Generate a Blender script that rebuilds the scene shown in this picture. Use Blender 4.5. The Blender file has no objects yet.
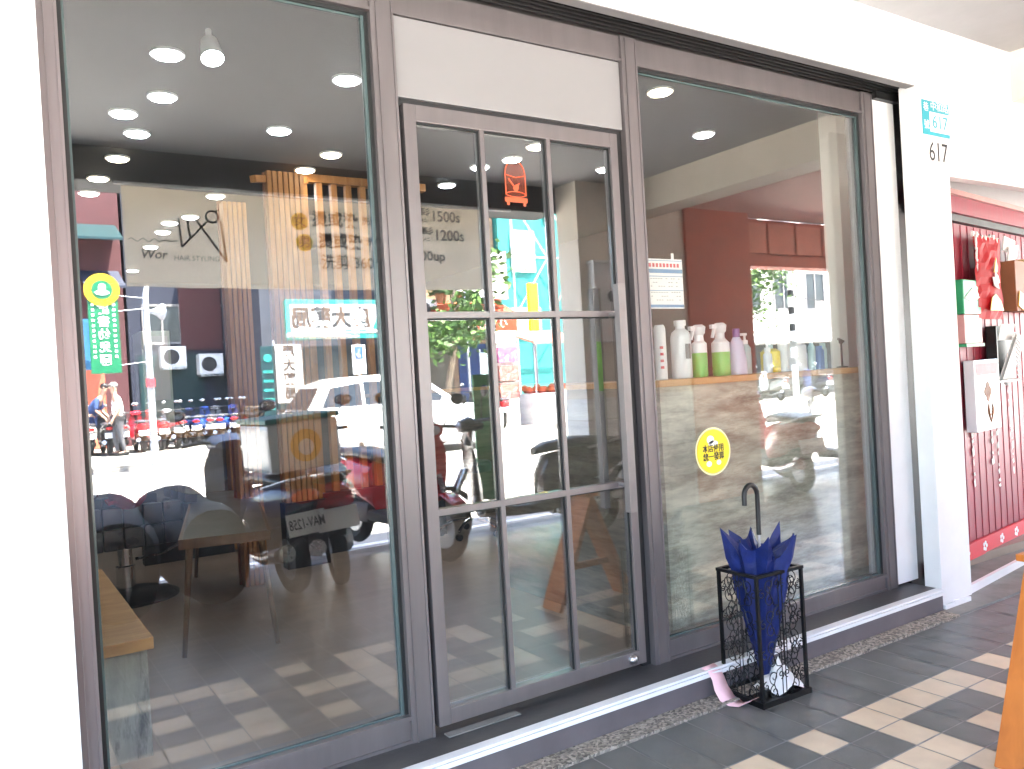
import bpy, bmesh, math, random
from mathutils import Vector, Matrix, Euler
random.seed(7)
C = bpy.context.scene.collection
SC = bpy.context.scene
rad = math.radians

# ------------------------------------------------------------------ camera, light, exposure
cam = bpy.data.cameras.new('camera'); cam_o = bpy.data.objects.new('camera', cam); C.objects.link(cam_o)
yaw, pitch, roll, FPX = rad(32.998), rad(-0.4608), rad(-3.3273), 821.29
f = Vector((math.sin(yaw)*math.cos(pitch), math.cos(yaw)*math.cos(pitch), math.sin(pitch)))
r0 = Vector((math.cos(yaw), -math.sin(yaw), 0)); u0 = r0.cross(f)
r = r0*math.cos(roll)+u0*math.sin(roll); u = -r0*math.sin(roll)+u0*math.cos(roll)
M = Matrix((( r.x, u.x, -f.x, 0), (r.y, u.y, -f.y, -2.4994), (r.z, u.z, -f.z, 1.314), (0, 0, 0, 1)))
cam_o.matrix_world = M
cam.sensor_fit = 'HORIZONTAL'; cam.sensor_width = 36; cam.lens = 36*FPX/1024
cam.clip_start = 0.05; cam.clip_end = 600
SC.camera = cam_o
SUN = Vector((0.22, 0.27, 0.93)).normalized()
w = bpy.data.worlds.new('World'); SC.world = w; w.use_nodes = True
nt = w.node_tree; bg = nt.nodes['Background']; sky = nt.nodes.new('ShaderNodeTexSky')
sky.sky_type = 'NISHITA'; sky.sun_disc = False
sky.sun_elevation = math.asin(SUN.z); sky.sun_rotation = math.atan2(SUN.x, SUN.y)
sky.dust_density = 2.5
nt.links.new(sky.outputs[0], bg.inputs[0]); bg.inputs[1].default_value = 0.12
sl = bpy.data.lights.new('sun', 'SUN'); so = bpy.data.objects.new('sun', sl); C.objects.link(so)
sl.energy = 5.0; sl.angle = rad(0.5); sl.color = (1, .93, .83)
so.rotation_euler = SUN.to_track_quat('Z', 'Y').to_euler()
SC.view_settings.view_transform = 'Standard'; SC.view_settings.look = 'None'
SC.view_settings.gamma = 1; SC.view_settings.use_curve_mapping = False
SC.view_settings.exposure = 4.95
SC.cycles.use_denoising = True
SC.cycles.max_bounces = 10; SC.cycles.diffuse_bounces = 5; SC.cycles.glossy_bounces = 4
SC.cycles.transparent_max_bounces = 24; SC.cycles.caustics_reflective = False
SC.cycles.sample_clamp_indirect = 6

# ------------------------------------------------------------------ helpers
class MB:
    def __init__(s): s.bm = bmesh.new(); s.mi = 0
    def _tag(s, n0):
        s.bm.faces.ensure_lookup_table()
        for i in range(n0, len(s.bm.faces)): s.bm.faces[i].material_index = s.mi
    def poly(s, pts, faces, mi=None):
        n0 = len(s.bm.faces); vs = [s.bm.verts.new(p) for p in pts]
        for fc in faces:
            try: s.bm.faces.new([vs[i] for i in fc])
            except ValueError: pass
        s._tag(n0); return s
    def box(s, a, b):
        x0, y0, z0 = a; x1, y1, z1 = b
        return s.poly([(x0,y0,z0),(x1,y0,z0),(x1,y1,z0),(x0,y1,z0),(x0,y0,z1),(x1,y0,z1),(x1,y1,z1),(x0,y1,z1)],
            [(0,3,2,1),(4,5,6,7),(0,1,5,4),(1,2,6,5),(2,3,7,6),(3,0,4,7)])
    def obox(s, c, d, rot=(0,0,0)):
        R_ = Euler(rot).to_matrix(); c = Vector(c); h = [v/2 for v in d]
        P = [c+R_@Vector((sx*h[0], sy*h[1], sz*h[2])) for sz in (-1,1) for sx, sy in ((-1,-1),(1,-1),(1,1),(-1,1))]
        return s.poly(P, [(0,3,2,1),(4,5,6,7),(0,1,5,4),(1,2,6,5),(2,3,7,6),(3,0,4,7)])
    def tube(s, pts, r, n=8, cap=True):
        pts = [Vector(p) for p in pts]; N = len(pts); rs = r if isinstance(r, (list, tuple)) else [r]*N
        n0 = len(s.bm.faces); rings = []; up = None
        for i, p in enumerate(pts):
            t = (pts[min(i+1, N-1)]-pts[max(i-1, 0)])
            if t.length < 1e-9: t = Vector((0,0,1))
            t.normalize()
            if up is None:
                up = Vector((0,0,1)) if abs(t.z) < .9 else Vector((1,0,0))
            a = up.cross(t)
            if a.length < 1e-4: a = Vector((1,.3,0)).cross(t)
            a.normalize(); b = t.cross(a); up = b
            rings.append([s.bm.verts.new(p+(a*math.cos(2*math.pi*k/n)+b*math.sin(2*math.pi*k/n))*rs[i]) for k in range(n)])
        for i in range(N-1):
            for k in range(n):
                s.bm.faces.new((rings[i][k], rings[i][(k+1)%n], rings[i+1][(k+1)%n], rings[i+1][k]))
        if cap:
            s.bm.faces.new(rings[0][::-1]); s.bm.faces.new(rings[-1])
        s._tag(n0); return s
    def lathe(s, prof, c=(0,0,0), n=20, axis='Z'):
        n0 = len(s.bm.faces); c = Vector(c); rings = []
        for (rr, h) in prof:
            ring = []
            for k in range(n):
                a = 2*math.pi*k/n; x, y = max(rr,1e-4)*math.cos(a), max(rr,1e-4)*math.sin(a)
                v = (x,y,h) if axis == 'Z' else ((x,h,y) if axis == 'Y' else (h,x,y))
                ring.append(s.bm.verts.new(c+Vector(v)))
            rings.append(ring)
        for i in range(len(rings)-1):
            for k in range(n):
                s.bm.faces.new((rings[i][k], rings[i][(k+1)%n], rings[i+1][(k+1)%n], rings[i+1][k]))
        s.bm.faces.new(rings[0][::-1]); s.bm.faces.new(rings[-1])
        s._tag(n0); return s
    def prism(s, pts, axis, d0, d1):
        # 2d outline extruded along axis ('X': pts=(y,z); 'Y': (x,z); 'Z': (x,y))
        def P(p, d): return (d,p[0],p[1]) if axis == 'X' else ((p[0],d,p[1]) if axis == 'Y' else (p[0],p[1],d))
        n = len(pts); V = [P(p,d0) for p in pts]+[P(p,d1) for p in pts]
        return s.poly(V, [tuple(range(n))[::-1], tuple(range(n,2*n))]+[(i,(i+1)%n,n+(i+1)%n,n+i) for i in range(n)])
    def loft(s, rings, n=16, e=2.6):
        # rings: (x, yc, zc, hw, hh) superellipse sections along X
        n0 = len(s.bm.faces); R_ = []
        for (x, yc, zc, hw, hh) in rings:
            ring = []
            for k in range(n):
                a = 2*math.pi*k/n; ca, sa = math.cos(a), math.sin(a)
                ring.append(s.bm.verts.new((x, yc+hw*math.copysign(abs(ca)**(2/e), ca), zc+hh*math.copysign(abs(sa)**(2/e), sa))))
            R_.append(ring)
        for i in range(len(R_)-1):
            for k in range(n):
                s.bm.faces.new((R_[i][k], R_[i][(k+1)%n], R_[i+1][(k+1)%n], R_[i+1][k]))
        s.bm.faces.new(R_[0][::-1]); s.bm.faces.new(R_[-1])
        s._tag(n0); return s
    def ball(s, c, rx, ry=None, rz=None, n=14, m=9):
        ry = ry or rx; rz = rz or rx; n0 = len(s.bm.faces)
        g = bmesh.ops.create_uvsphere(s.bm, u_segments=n, v_segments=m, radius=1)
        for v in g['verts']: v.co = Vector((v.co.x*rx+c[0], v.co.y*ry+c[1], v.co.z*rz+c[2]))
        s._tag(n0); return s
    def torus(s, c, R_, r_, axis='Y', n=22, m=8):
        pts = []
        n0 = len(s.bm.faces); rings = []
        for i in range(n):
            a = 2*math.pi*i/n; ring = []
            for k in range(m):
                b = 2*math.pi*k/m; q = R_+r_*math.cos(b); h = r_*math.sin(b)
                x, y = q*math.cos(a), q*math.sin(a)
                v = (x,h,y) if axis == 'Y' else ((x,y,h) if axis == 'Z' else (h,x,y))
                ring.append(s.bm.verts.new(Vector(c)+Vector(v)))
            rings.append(ring)
        for i in range(n):
            for k in range(m):
                s.bm.faces.new((rings[i][k], rings[i][(k+1)%m], rings[(i+1)%n][(k+1)%m], rings[(i+1)%n][k]))
        s._tag(n0); return s
    def xf(s, Mx):
        bmesh.ops.transform(s.bm, matrix=Mx, verts=s.bm.verts); return s
    def build(s, name, mats, parent=None, smooth=False, bevel=0, seg=2):
        me = bpy.data.meshes.new(name)
        bmesh.ops.recalc_face_normals(s.bm, faces=s.bm.faces)
        if bevel:
            ed = [e for e in s.bm.edges if len(e.link_faces) == 2 and e.calc_face_angle(0) > .5]
            bmesh.ops.bevel(s.bm, geom=ed, offset=bevel, segments=seg, affect='EDGES', profile=.6, clamp_overlap=True)
        s.bm.to_mesh(me); s.bm.free()
        for m in (mats if isinstance(mats, (list, tuple)) else [mats]): me.materials.append(m)
        if smooth:
            for p in me.polygons: p.use_smooth = True
            try: me.set_sharp_from_angle(angle=rad(40))
            except Exception: pass
        o = bpy.data.objects.new(name, me); C.objects.link(o)
        if parent is not None: o.parent = parent
        return o
def tag(o, label=None, cat=None, group=None, kind=None):
    if label: o['label'] = label
    if cat: o['category'] = cat
    if group: o['group'] = group
    if kind: o['kind'] = kind
    return o
def thing(name, label, cat, loc=(0,0,0), rz=0, group=None):
    o = bpy.data.objects.new(name, None); C.objects.link(o); o.location = loc; o.rotation_euler = (0,0,rz)
    o.empty_display_size = .05
    return tag(o, label, cat, group)
def copy_tree(o, parent=None):
    c = o.copy(); C.objects.link(c)
    if parent is not None: c.parent = parent
    for ch in [q for q in bpy.data.objects if q.parent == o]: copy_tree(ch, c)
    return c
def text(name, body, size, mat, loc, rot, parent=None, width=None, depth=.0006, bold=0, align='CENTER', slant=0):
    cu = bpy.data.curves.new(name, 'FONT'); cu.body = body; cu.size = size; cu.align_x = align; cu.align_y = 'CENTER'
    cu.extrude = depth; cu.offset = bold; cu.shear = slant; cu.resolution_u = 3
    o = bpy.data.objects.new(name+'_curve', cu); C.objects.link(o); bpy.context.view_layer.update()
    me = bpy.data.meshes.new_from_object(o.evaluated_get(bpy.context.evaluated_depsgraph_get()))
    me.name = name
    if width:
        xs = [v.co.x for v in me.vertices]
        if xs and max(xs) > min(xs):
            k = width/(max(xs)-min(xs))
            for v in me.vertices: v.co.x *= k
    bpy.data.objects.remove(o)
    me.materials.clear(); me.materials.append(mat)
    t = bpy.data.objects.new(name, me); C.objects.link(t); t.location = loc; t.rotation_euler = rot
    if parent is not None: t.parent = parent
    return t
FRONT = (rad(90), 0, 0)            # reads from the -y side
BACK = (rad(90), 0, rad(180))      # reads from the +y side

# ------------------------------------------------------------------ materials
def base(name):
    m = bpy.data.materials.new(name); m.use_nodes = True
    return m, m.node_tree, m.node_tree.nodes['Principled BSDF']
def mat(name, col, rough=.5, metal=0, var=.12, vs=6, bump=0, bs=40, spec=.5, coat=0, rv=.1, stretch=None, col2=None, c2=(.5,.62)):
    m, t, p = base(name); N = t.nodes; L = t.links
    p.inputs['Roughness'].default_value = rough; p.inputs['Metallic'].default_value = metal
    p.inputs['Specular IOR Level'].default_value = spec; p.inputs['Coat Weight'].default_value = coat
    p.inputs['Coat Roughness'].default_value = .06
    tc = N.new('ShaderNodeTexCoord'); mp = N.new('ShaderNodeMapping'); L.new(tc.outputs['Object'], mp.inputs[0])
    if stretch: mp.inputs['Scale'].default_value = stretch
    no = N.new('ShaderNodeTexNoise'); no.inputs['Scale'].default_value = vs; no.inputs['Detail'].default_value = 6
    no.inputs['Roughness'].default_value = .62
    L.new(mp.outputs[0], no.inputs['Vector'])
    rp = N.new('ShaderNodeValToRGB'); c = Vector(col)
    lo = c*(1-var); hi = c*(1+var)
    rp.color_ramp.elements[0].position = .3; rp.color_ramp.elements[1].position = .7
    rp.color_ramp.elements[0].color = (*lo, 1); rp.color_ramp.elements[1].color = (*[min(v,1) for v in hi], 1)
    L.new(no.outputs['Fac'], rp.inputs[0]); out = rp.outputs[0]
    if col2:
        n2 = N.new('ShaderNodeTexNoise'); n2.inputs['Scale'].default_value = vs*.6; n2.inputs['Detail'].default_value = 9
        n2.inputs['Roughness'].default_value = .75; L.new(mp.outputs[0], n2.inputs['Vector'])
        r2 = N.new('ShaderNodeValToRGB'); r2.color_ramp.elements[0].position, r2.color_ramp.elements[1].position = c2
        L.new(n2.outputs['Fac'], r2.inputs[0])
        mx = N.new('ShaderNodeMix'); mx.data_type = 'RGBA'; L.new(r2.outputs[0], mx.inputs['Factor'])
        L.new(out, mx.inputs['A']); mx.inputs['B'].default_value = (*col2, 1); out = mx.outputs['Result']
    L.new(out, p.inputs['Base Color'])
    if rv:
        ma = N.new('ShaderNodeMath'); ma.operation = 'MULTIPLY_ADD'; L.new(no.outputs['Fac'], ma.inputs[0])
        ma.inputs[1].default_value = rv*2; ma.inputs[2].default_value = rough-rv; ma.use_clamp = True
        L.new(ma.outputs[0], p.inputs['Roughness'])
    if bump:
        nb = N.new('ShaderNodeTexNoise'); nb.inputs['Scale'].default_value = bs; nb.inputs['Detail'].default_value = 4
        L.new(mp.outputs[0], nb.inputs['Vector'])
        b = N.new('ShaderNodeBump'); b.inputs['Strength'].default_value = bump; b.inputs['Distance'].default_value = .01
        L.new(nb.outputs['Fac'], b.inputs['Height']); L.new(b.outputs[0], p.inputs['Normal'])
    return m
def emit(name, col, s):
    m, t, p = base(name); p.inputs['Base Color'].default_value = (.8,.8,.8,1)
    p.inputs['Emission Color'].default_value = (*col, 1); p.inputs['Emission Strength'].default_value = s
    return m
def glass(name, tint=(.965,.985,.975), f0=.125, dust=.004):
    m = bpy.data.materials.new(name); m.use_nodes = True; t = m.node_tree; N = t.nodes; L = t.links; N.clear()
    out = N.new('ShaderNodeOutputMaterial'); tr = N.new('ShaderNodeBsdfTransparent'); tr.inputs[0].default_value = (*tint, 1)
    gl = N.new('ShaderNodeBsdfGlossy'); gl.inputs['Roughness'].default_value = 0; gl.inputs['Color'].default_value = (1,1,1,1)
    lw = N.new('ShaderNodeLayerWeight'); lw.inputs['Blend'].default_value = .5
    pw = N.new('ShaderNodeMath'); pw.operation = 'POWER'; pw.inputs[1].default_value = 5; L.new(lw.outputs['Facing'], pw.inputs[0])
    ma = N.new('ShaderNodeMath'); ma.operation = 'MULTIPLY_ADD'; ma.inputs[1].default_value = 1-f0; ma.inputs[2].default_value = f0
    L.new(pw.outputs[0], ma.inputs[0])
    mx = N.new('ShaderNodeMixShader'); L.new(ma.outputs[0], mx.inputs[0]); L.new(tr.outputs[0], mx.inputs[1]); L.new(gl.outputs[0], mx.inputs[2])
    # wiping streaks and dust on the pane
    tc = N.new('ShaderNodeTexCoord'); mp = N.new('ShaderNodeMapping'); mp.inputs['Scale'].default_value = (1.2,1,2.2); mp.inputs['Rotation'].default_value = (0,.5,0)
    L.new(tc.outputs['Object'], mp.inputs[0]); wv = N.new('ShaderNodeTexNoise'); wv.inputs['Scale'].default_value = 1.6; wv.inputs['Detail'].default_value = 7
    wv.inputs['Distortion'].default_value = 1.6; L.new(mp.outputs[0], wv.inputs['Vector'])
    rp = N.new('ShaderNodeMath'); rp.operation = 'MULTIPLY'; rp.inputs[1].default_value = dust*2; L.new(wv.outputs['Fac'], rp.inputs[0])
    df = N.new('ShaderNodeBsdfDiffuse'); df.inputs[0].default_value = (.6,.65,.7,1)
    m2 = N.new('ShaderNodeMixShader'); L.new(rp.outputs[0], m2.inputs[0]); L.new(mx.outputs[0], m2.inputs[1]); L.new(df.outputs[0], m2.inputs[2])
    L.new(m2.outputs[0], out.inputs[0])
    return m
def wood(name, c1, c2, scale=3, axis=(1,14,14), rough=.42):
    m, t, p = base(name); N = t.nodes; L = t.links
    tc = N.new('ShaderNodeTexCoord'); mp = N.new('ShaderNodeMapping'); mp.inputs['Scale'].default_value = axis; L.new(tc.outputs['Object'], mp.inputs[0])
    no = N.new('ShaderNodeTexNoise'); no.inputs['Scale'].default_value = scale; no.inputs['Detail'].default_value = 7; no.inputs['Distortion'].default_value = .7
    L.new(mp.outputs[0], no.inputs['Vector']); rp = N.new('ShaderNodeValToRGB'); rp.color_ramp.elements[0].position = .34; rp.color_ramp.elements[1].position = .66
    rp.color_ramp.elements[0].color = (*c1, 1); rp.color_ramp.elements[1].color = (*c2, 1); L.new(no.outputs['Fac'], rp.inputs[0])
    L.new(rp.outputs[0], p.inputs['Base Color']); p.inputs['Roughness'].default_value = rough
    b = N.new('ShaderNodeBump'); b.inputs['Strength'].default_value = .15; L.new(no.outputs['Fac'], b.inputs['Height']); L.new(b.outputs[0], p.inputs['Normal'])
    return m
def tilemat(name, col, var=.25, rough=.35, bump=.12):
    m, t, p = base(name); N = t.nodes; L = t.links
    ge = N.new('ShaderNodeNewGeometry'); tc = N.new('ShaderNodeTexCoord')
    no = N.new('ShaderNodeTexNoise'); no.inputs['Scale'].default_value = 9; no.inputs['Detail'].default_value = 8; L.new(tc.outputs['Object'], no.inputs['Vector'])
    ad = N.new('ShaderNodeMath'); ad.operation = 'MULTIPLY_ADD'; ad.inputs[1].default_value = .45; L.new(ge.outputs['Random Per Island'], ad.inputs[0]); L.new(no.outputs['Fac'], ad.inputs[2])
    rp = N.new('ShaderNodeValToRGB'); c = Vector(col); rp.color_ramp.elements[0].position = .35; rp.color_ramp.elements[1].position = 1.05
    rp.color_ramp.elements[0].color = (*(c*(1-var)), 1); rp.color_ramp.elements[1].color = (*(c*(1+var)), 1)
    L.new(ad.outputs[0], rp.inputs[0]); L.new(rp.outputs[0], p.inputs['Base Color'])
    n2 = N.new('ShaderNodeTexNoise'); n2.inputs['Scale'].default_value = 3; n2.inputs['Detail'].default_value = 5; L.new(tc.outputs['Object'], n2.inputs['Vector'])
    mr = N.new('ShaderNodeMath'); mr.operation = 'MULTIPLY_ADD'; mr.inputs[1].default_value = .3; mr.inputs[2].default_value = rough-.15; L.new(n2.outputs['Fac'], mr.inputs[0]); L.new(mr.outputs[0], p.inputs['Roughness'])
    nb = N.new('ShaderNodeTexNoise'); nb.inputs['Scale'].default_value = 160; L.new(tc.outputs['Object'], nb.inputs['Vector'])
    b = N.new('ShaderNodeBump'); b.inputs['Strength'].default_value = bump; b.inputs['Distance'].default_value = .004; L.new(nb.outputs['Fac'], b.inputs['Height']); L.new(b.outputs[0], p.inputs['Normal'])
    return m
def pebble(name):
    m, t, p = base(name); N = t.nodes; L = t.links; tc = N.new('ShaderNodeTexCoord')
    v = N.new('ShaderNodeTexVoronoi'); v.inputs['Scale'].default_value = 110; L.new(tc.outputs['Object'], v.inputs['Vector'])
    rp = N.new('ShaderNodeValToRGB'); e = rp.color_ramp.elements; e[0].color = (.09,.08,.065,1); e[1].color = (.46,.40,.33,1)
    sp = N.new('ShaderNodeSeparateColor'); L.new(v.outputs['Color'], sp.inputs[0]); L.new(sp.outputs[0], rp.inputs[0]); L.new(rp.outputs[0], p.inputs['Base Color'])
    b = N.new('ShaderNodeBump'); b.inputs['Strength'].default_value = .8; b.inputs['Distance'].default_value = .004; b.invert = True; L.new(v.outputs['Distance'], b.inputs['Height']); L.new(b.outputs[0], p.inputs['Normal'])
    p.inputs['Roughness'].default_value = .8
    return m
def brickmat(name, col, mort, scale, bw=.5, bh=.25, rough=.5, msize=.012):
    m, t, p = base(name); N = t.nodes; L = t.links; tc = N.new('ShaderNodeTexCoord'); mp = N.new('ShaderNodeMapping')
    mp.inputs['Rotation'].default_value = (rad(90),0,0); L.new(tc.outputs['Object'], mp.inputs[0])
    b = N.new('ShaderNodeTexBrick'); b.offset = 0; b.inputs['Scale'].default_value = scale; b.inputs['Brick Width'].default_value = bw; b.inputs['Row Height'].default_value = bh
    b.inputs['Mortar Size'].default_value = msize; c = Vector(col); b.inputs['Color1'].default_value = (*c,1); b.inputs['Color2'].default_value = (*(c*.93),1); b.inputs['Mortar'].default_value = (*mort,1)
    L.new(mp.outputs[0], b.inputs['Vector']); L.new(b.outputs['Color'], p.inputs['Base Color']); p.inputs['Roughness'].default_value = rough
    return m
K = {}
K['white_wall'] = mat('white_wall_paint', (.82,.82,.81), .6, var=.03, bump=.05)
K['ceiling'] = mat('arcade_ceiling_paint', (.44,.44,.445), .7, var=.05)
K['metal'] = mat('taupe_window_metal', (.185,.165,.166), .36, metal=.5, var=.08, vs=3, stretch=(6,6,.6))
K['metal_dark'] = mat('dark_window_metal', (.012,.012,.013), .5, var=.2)
K['panel'] = mat('pale_grey_panel_paint', (.235,.228,.23), .35, var=.03, vs=2)
K['black'] = mat('black_paint', (.006,.006,.006), .45, var=.3)
K['soffit'] = mat('grey_soffit_paint', (.24,.23,.23), .6, var=.08)
K['glass'] = glass('window_glass')
K['gasket'] = mat('black_rubber', (.01,.012,.012), .6)
K['edge'] = mat('green_glass_edge', (.075,.11,.11), .2, var=.1)
K['nosing'] = mat('white_metal_nosing', (.80,.80,.80), .35, var=.05)
K['riser'] = mat('taupe_step_riser', (.125,.108,.112), .5, var=.15, vs=5)
K['steptop'] = mat('dark_slate_step', (.058,.056,.056), .45, var=.22, vs=9, bump=.1)
K['dull_oak'] = wood('dull_brown_oak', (.12,.06,.025), (.18,.095,.04), 3, (8,8,1))
K['tile_dark'] = tilemat('dark_grey_floor_tile', (.122,.121,.111))
K['tile_cream'] = tilemat('cream_floor_tile', (.64,.51,.36), .14)
K['grout'] = mat('grey_grout', (.34,.33,.31), .85, var=.2, vs=14)
K['pebble'] = pebble('pebble_wash_strip')
K['concrete'] = mat('worn_concrete', (.22,.215,.20), .8, var=.25, vs=5, bump=.2)
K['asphalt'] = mat('worn_asphalt', (.28,.27,.255), .9, var=.18, vs=1.2, bump=.2, bs=90)
K['ground'] = mat('city_ground', (.25,.25,.24), .9, var=.15, vs=.5)
K['line'] = mat('white_road_paint', (.75,.75,.74), .7, var=.1)
K['steel'] = mat('brushed_steel', (.55,.55,.56), .28, metal=1, var=.06)
K['chrome'] = mat('chrome', (.8,.8,.82), .08, metal=1, var=.02, rv=.02)
K['red_door'] = mat('crimson_metal_paint', (.29,.014,.034), .45, var=.16, vs=4, bump=.06, col2=(.40,.22,.22), c2=(.70,.74), stretch=(1.4,1,.35))
K['red'] = mat('red_gloss', (.40,.004,.008), .6, var=.1, coat=.0, spec=.2)
K['red_sticker'] = mat('red_paper', (.62,.02,.04), .5, var=.1)
K['orange_wood'] = wood('orange_varnished_wood', (.50,.14,.018), (.62,.19,.028), 2.2, (8,8,1))
K['oak'] = wood('honey_oak', (.46,.23,.075), (.60,.33,.12), 3, (2,10,10))
K['slat'] = wood('slat_pine', (.40,.17,.05), (.52,.25,.085), 3, (12,12,1))
K['cyan'] = mat('turquoise_enamel', (.02,.36,.44), .35, var=.05)
K['white'] = mat('white_plastic', (.80,.80,.80), .35, var=.03)
K['paper'] = mat('white_paper', (.80,.79,.77), .8, var=.04)
K['sign_white'] = mat('white_sign_face', (.42,.43,.42), .5, var=.05)
K['pink_paper'] = mat('pink_receipt_paper', (.82,.52,.55), .8, var=.08, vs=20)
K['ink'] = mat('black_ink', (.02,.02,.022), .6)
K['grey_ink'] = mat('grey_ink', (.18,.18,.18), .6)
K['blue_ink'] = mat('blue_print', (.10,.26,.45), .6)
K['navy_cloth'] = mat('royal_blue_umbrella_cloth', (.004,.014,.108), .5, var=.4, vs=14, bump=.5, bs=30)
K['black_wire'] = mat('black_wrought_iron', (.004,.004,.004), .4, metal=.3, var=.3)
K['yellow_dark'] = mat('deep_yellow_sign', (.45,.30,.004), .45, var=.05)
K['yellow'] = mat('yellow_sticker', (.85,.66,.01), .45, var=.05)
K['yellow_pale'] = mat('pale_cream_print', (.86,.78,.42), .5, var=.05)
K['sticker_white'] = mat('sticker_white', (.85,.85,.78), .5, var=.04)
K['cage'] = mat('orange_vinyl', (.52,.085,.025), .5, var=.08)
K['green'] = mat('green_enamel', (.02,.33,.13), .4, var=.1)
K['green_sign'] = mat('green_sign_face', (.004,.13,.055), .4, var=.06)
K['teal'] = mat('teal_sign_face', (.02,.24,.21), .4, var=.08)
K['teal_dark'] = mat('dark_teal_sign', (.004,.03,.035), .4, var=.1)
K['pink'] = mat('dusty_pink_enamel', (.62,.33,.30), .45, var=.1)
K['tan'] = mat('tan_card', (.62,.40,.17), .6, var=.12)
K['brown'] = mat('brown_card', (.26,.10,.04), .6, var=.15)
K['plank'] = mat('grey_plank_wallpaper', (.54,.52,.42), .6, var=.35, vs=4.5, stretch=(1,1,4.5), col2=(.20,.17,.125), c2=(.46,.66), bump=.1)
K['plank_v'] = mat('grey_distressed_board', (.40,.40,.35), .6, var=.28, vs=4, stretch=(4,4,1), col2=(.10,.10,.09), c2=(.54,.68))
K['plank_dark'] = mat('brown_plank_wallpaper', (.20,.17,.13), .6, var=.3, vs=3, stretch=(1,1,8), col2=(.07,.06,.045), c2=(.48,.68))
K['leather'] = mat('black_leather', (.05,.056,.066), .3, var=.2, bump=.15, bs=60)
K['plastic_film'] = mat('clear_plastic_cover', (.42,.36,.26), .12, var=.3, vs=20, bump=.9, bs=25, spec=.9)
K['floor_in'] = mat('brown_vinyl_floor', (.25,.185,.145), .5, var=.15, vs=3, stretch=(1,5,1))
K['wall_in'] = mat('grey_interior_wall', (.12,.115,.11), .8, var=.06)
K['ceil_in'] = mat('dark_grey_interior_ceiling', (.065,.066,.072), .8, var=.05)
K['led'] = emit('downlight_white', (.92,.96,1), 2.8)
K['led_warm'] = emit('downlight_warm', (1,.82,.6), 2.2)
K['mirror'] = mat('mirror_back_panel', (.30,.30,.28), .3, var=.06)
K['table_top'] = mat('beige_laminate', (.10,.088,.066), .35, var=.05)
K['banner'] = None
K['beige'] = mat('beige_wall_paint', (.80,.72,.62), .65, var=.06)
K['beam_dark'] = mat('backlit_dark_beam', (.035,.035,.037), .7, var=.15)  # the beam's backlit shade is put into this dark colour
K['redbrown'] = mat('red_brown_paint', (.58,.14,.075), .6, var=.12, vs=3)
K['redbrown2'] = mat('faded_red_brown_panel', (.72,.27,.18), .6, var=.12, vs=5)
K['pinkish'] = mat('pinkish_ceiling', (.74,.46,.40), .7, var=.06)
K['tile_white'] = brickmat('white_wall_tile', (.84,.85,.84), (.6,.6,.6), 1, .3, .3, .3, .006)
K['tyre'] = mat('tyre_rubber', (.02,.02,.02), .8, var=.2)
K['dark_plastic'] = mat('dark_grey_plastic', (.03,.031,.033), .5, var=.2)
K['scoot_white'] = mat('white_scooter_paint', (.74,.74,.73), .25, var=.03, coat=.6)
K['scoot_navy'] = mat('navy_scooter_paint', (.018,.03,.09), .25, var=.1, coat=.6)
K['scoot_black'] = mat('black_scooter_paint', (.014,.014,.016), .28, var=.1, coat=.5)
K['scoot_red'] = mat('red_scooter_paint', (.68,.02,.035), .25, var=.08, coat=.6)
K['scoot_blue'] = mat('blue_scooter_paint', (.03,.10,.42), .25, var=.08, coat=.6)
K['scoot_silver'] = mat('silver_scooter_paint', (.40,.42,.44), .3, metal=.5, var=.05)
K['dark_cover'] = mat('added_black_cover', (.006,.006,.0065), .75, var=.2, bump=.4, bs=9)
K['tail'] = mat('red_lens', (.55,.01,.01), .15, var=.05, coat=.6)
K['lens'] = mat('clear_headlight', (.65,.68,.7), .08, var=.02)
K['car'] = mat('white_car_paint', (.78,.78,.78), .2, var=.02, coat=.8)
K['car_glass'] = mat('dark_car_glass', (.02,.025,.03), .05, var=.05, rv=.02)
K['pale'] = mat('pale_green_panel', (.62,.70,.62), .35, var=.06)
K['navy_wall'] = mat('navy_building_paint', (.016,.022,.045), .7, var=.2, vs=.7)
K['redbrick'] = mat('red_brown_brick', (.075,.022,.026), .8, var=.15, vs=2)
K['tan_wall'] = mat('tan_concrete', (.30,.21,.14), .8, var=.12, vs=1)
K['white_facade'] = mat('white_facade', (.74,.73,.70), .8, var=.08, vs=1)
K['turq'] = mat('turquoise_mesh_wrap', (.03,.28,.25), .6, var=.22, vs=1.5)
K['grey_facade'] = mat('grey_facade', (.045,.052,.07), .8, var=.15, vs=.8)
K['pane'] = mat('building_pane', (.03,.038,.046), .1, var=.2)
K['leaf'] = mat('leaf_green', (.035,.08,.012), .6, var=.5, vs=6)
K['leaf_light'] = mat('leaf_light_green', (.07,.15,.02), .6, var=.4, vs=6)
K['bark'] = mat('bark', (.22,.17,.12), .9, var=.3, bump=.4)
K['skin'] = mat('skin', (.45,.27,.19), .55, var=.05)
K['shirt'] = mat('white_shirt', (.78,.78,.78), .8, var=.04)
K['blue_cloth'] = mat('dark_blue_cloth', (.03,.06,.17), .85, var=.15)
K['trousers'] = mat('grey_trousers', (.10,.10,.11), .85, var=.15)
K['cap'] = mat('grey_cap', (.25,.23,.22), .8, var=.1)
K['green_liquid'] = mat('green_lotion', (.20,.55,.12), .3, var=.05)
K['lilac'] = mat('lilac_bottle', (.62,.62,.78), .3, var=.04)
K['purple'] = mat('purple_cap', (.16,.09,.30), .35, var=.05)
K['aqua'] = mat('clear_aqua_bottle', (.45,.60,.60), .15, var=.06)
K['orange_sign'] = mat('orange_awning', (.40,.05,.015), .6, var=.08)
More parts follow.
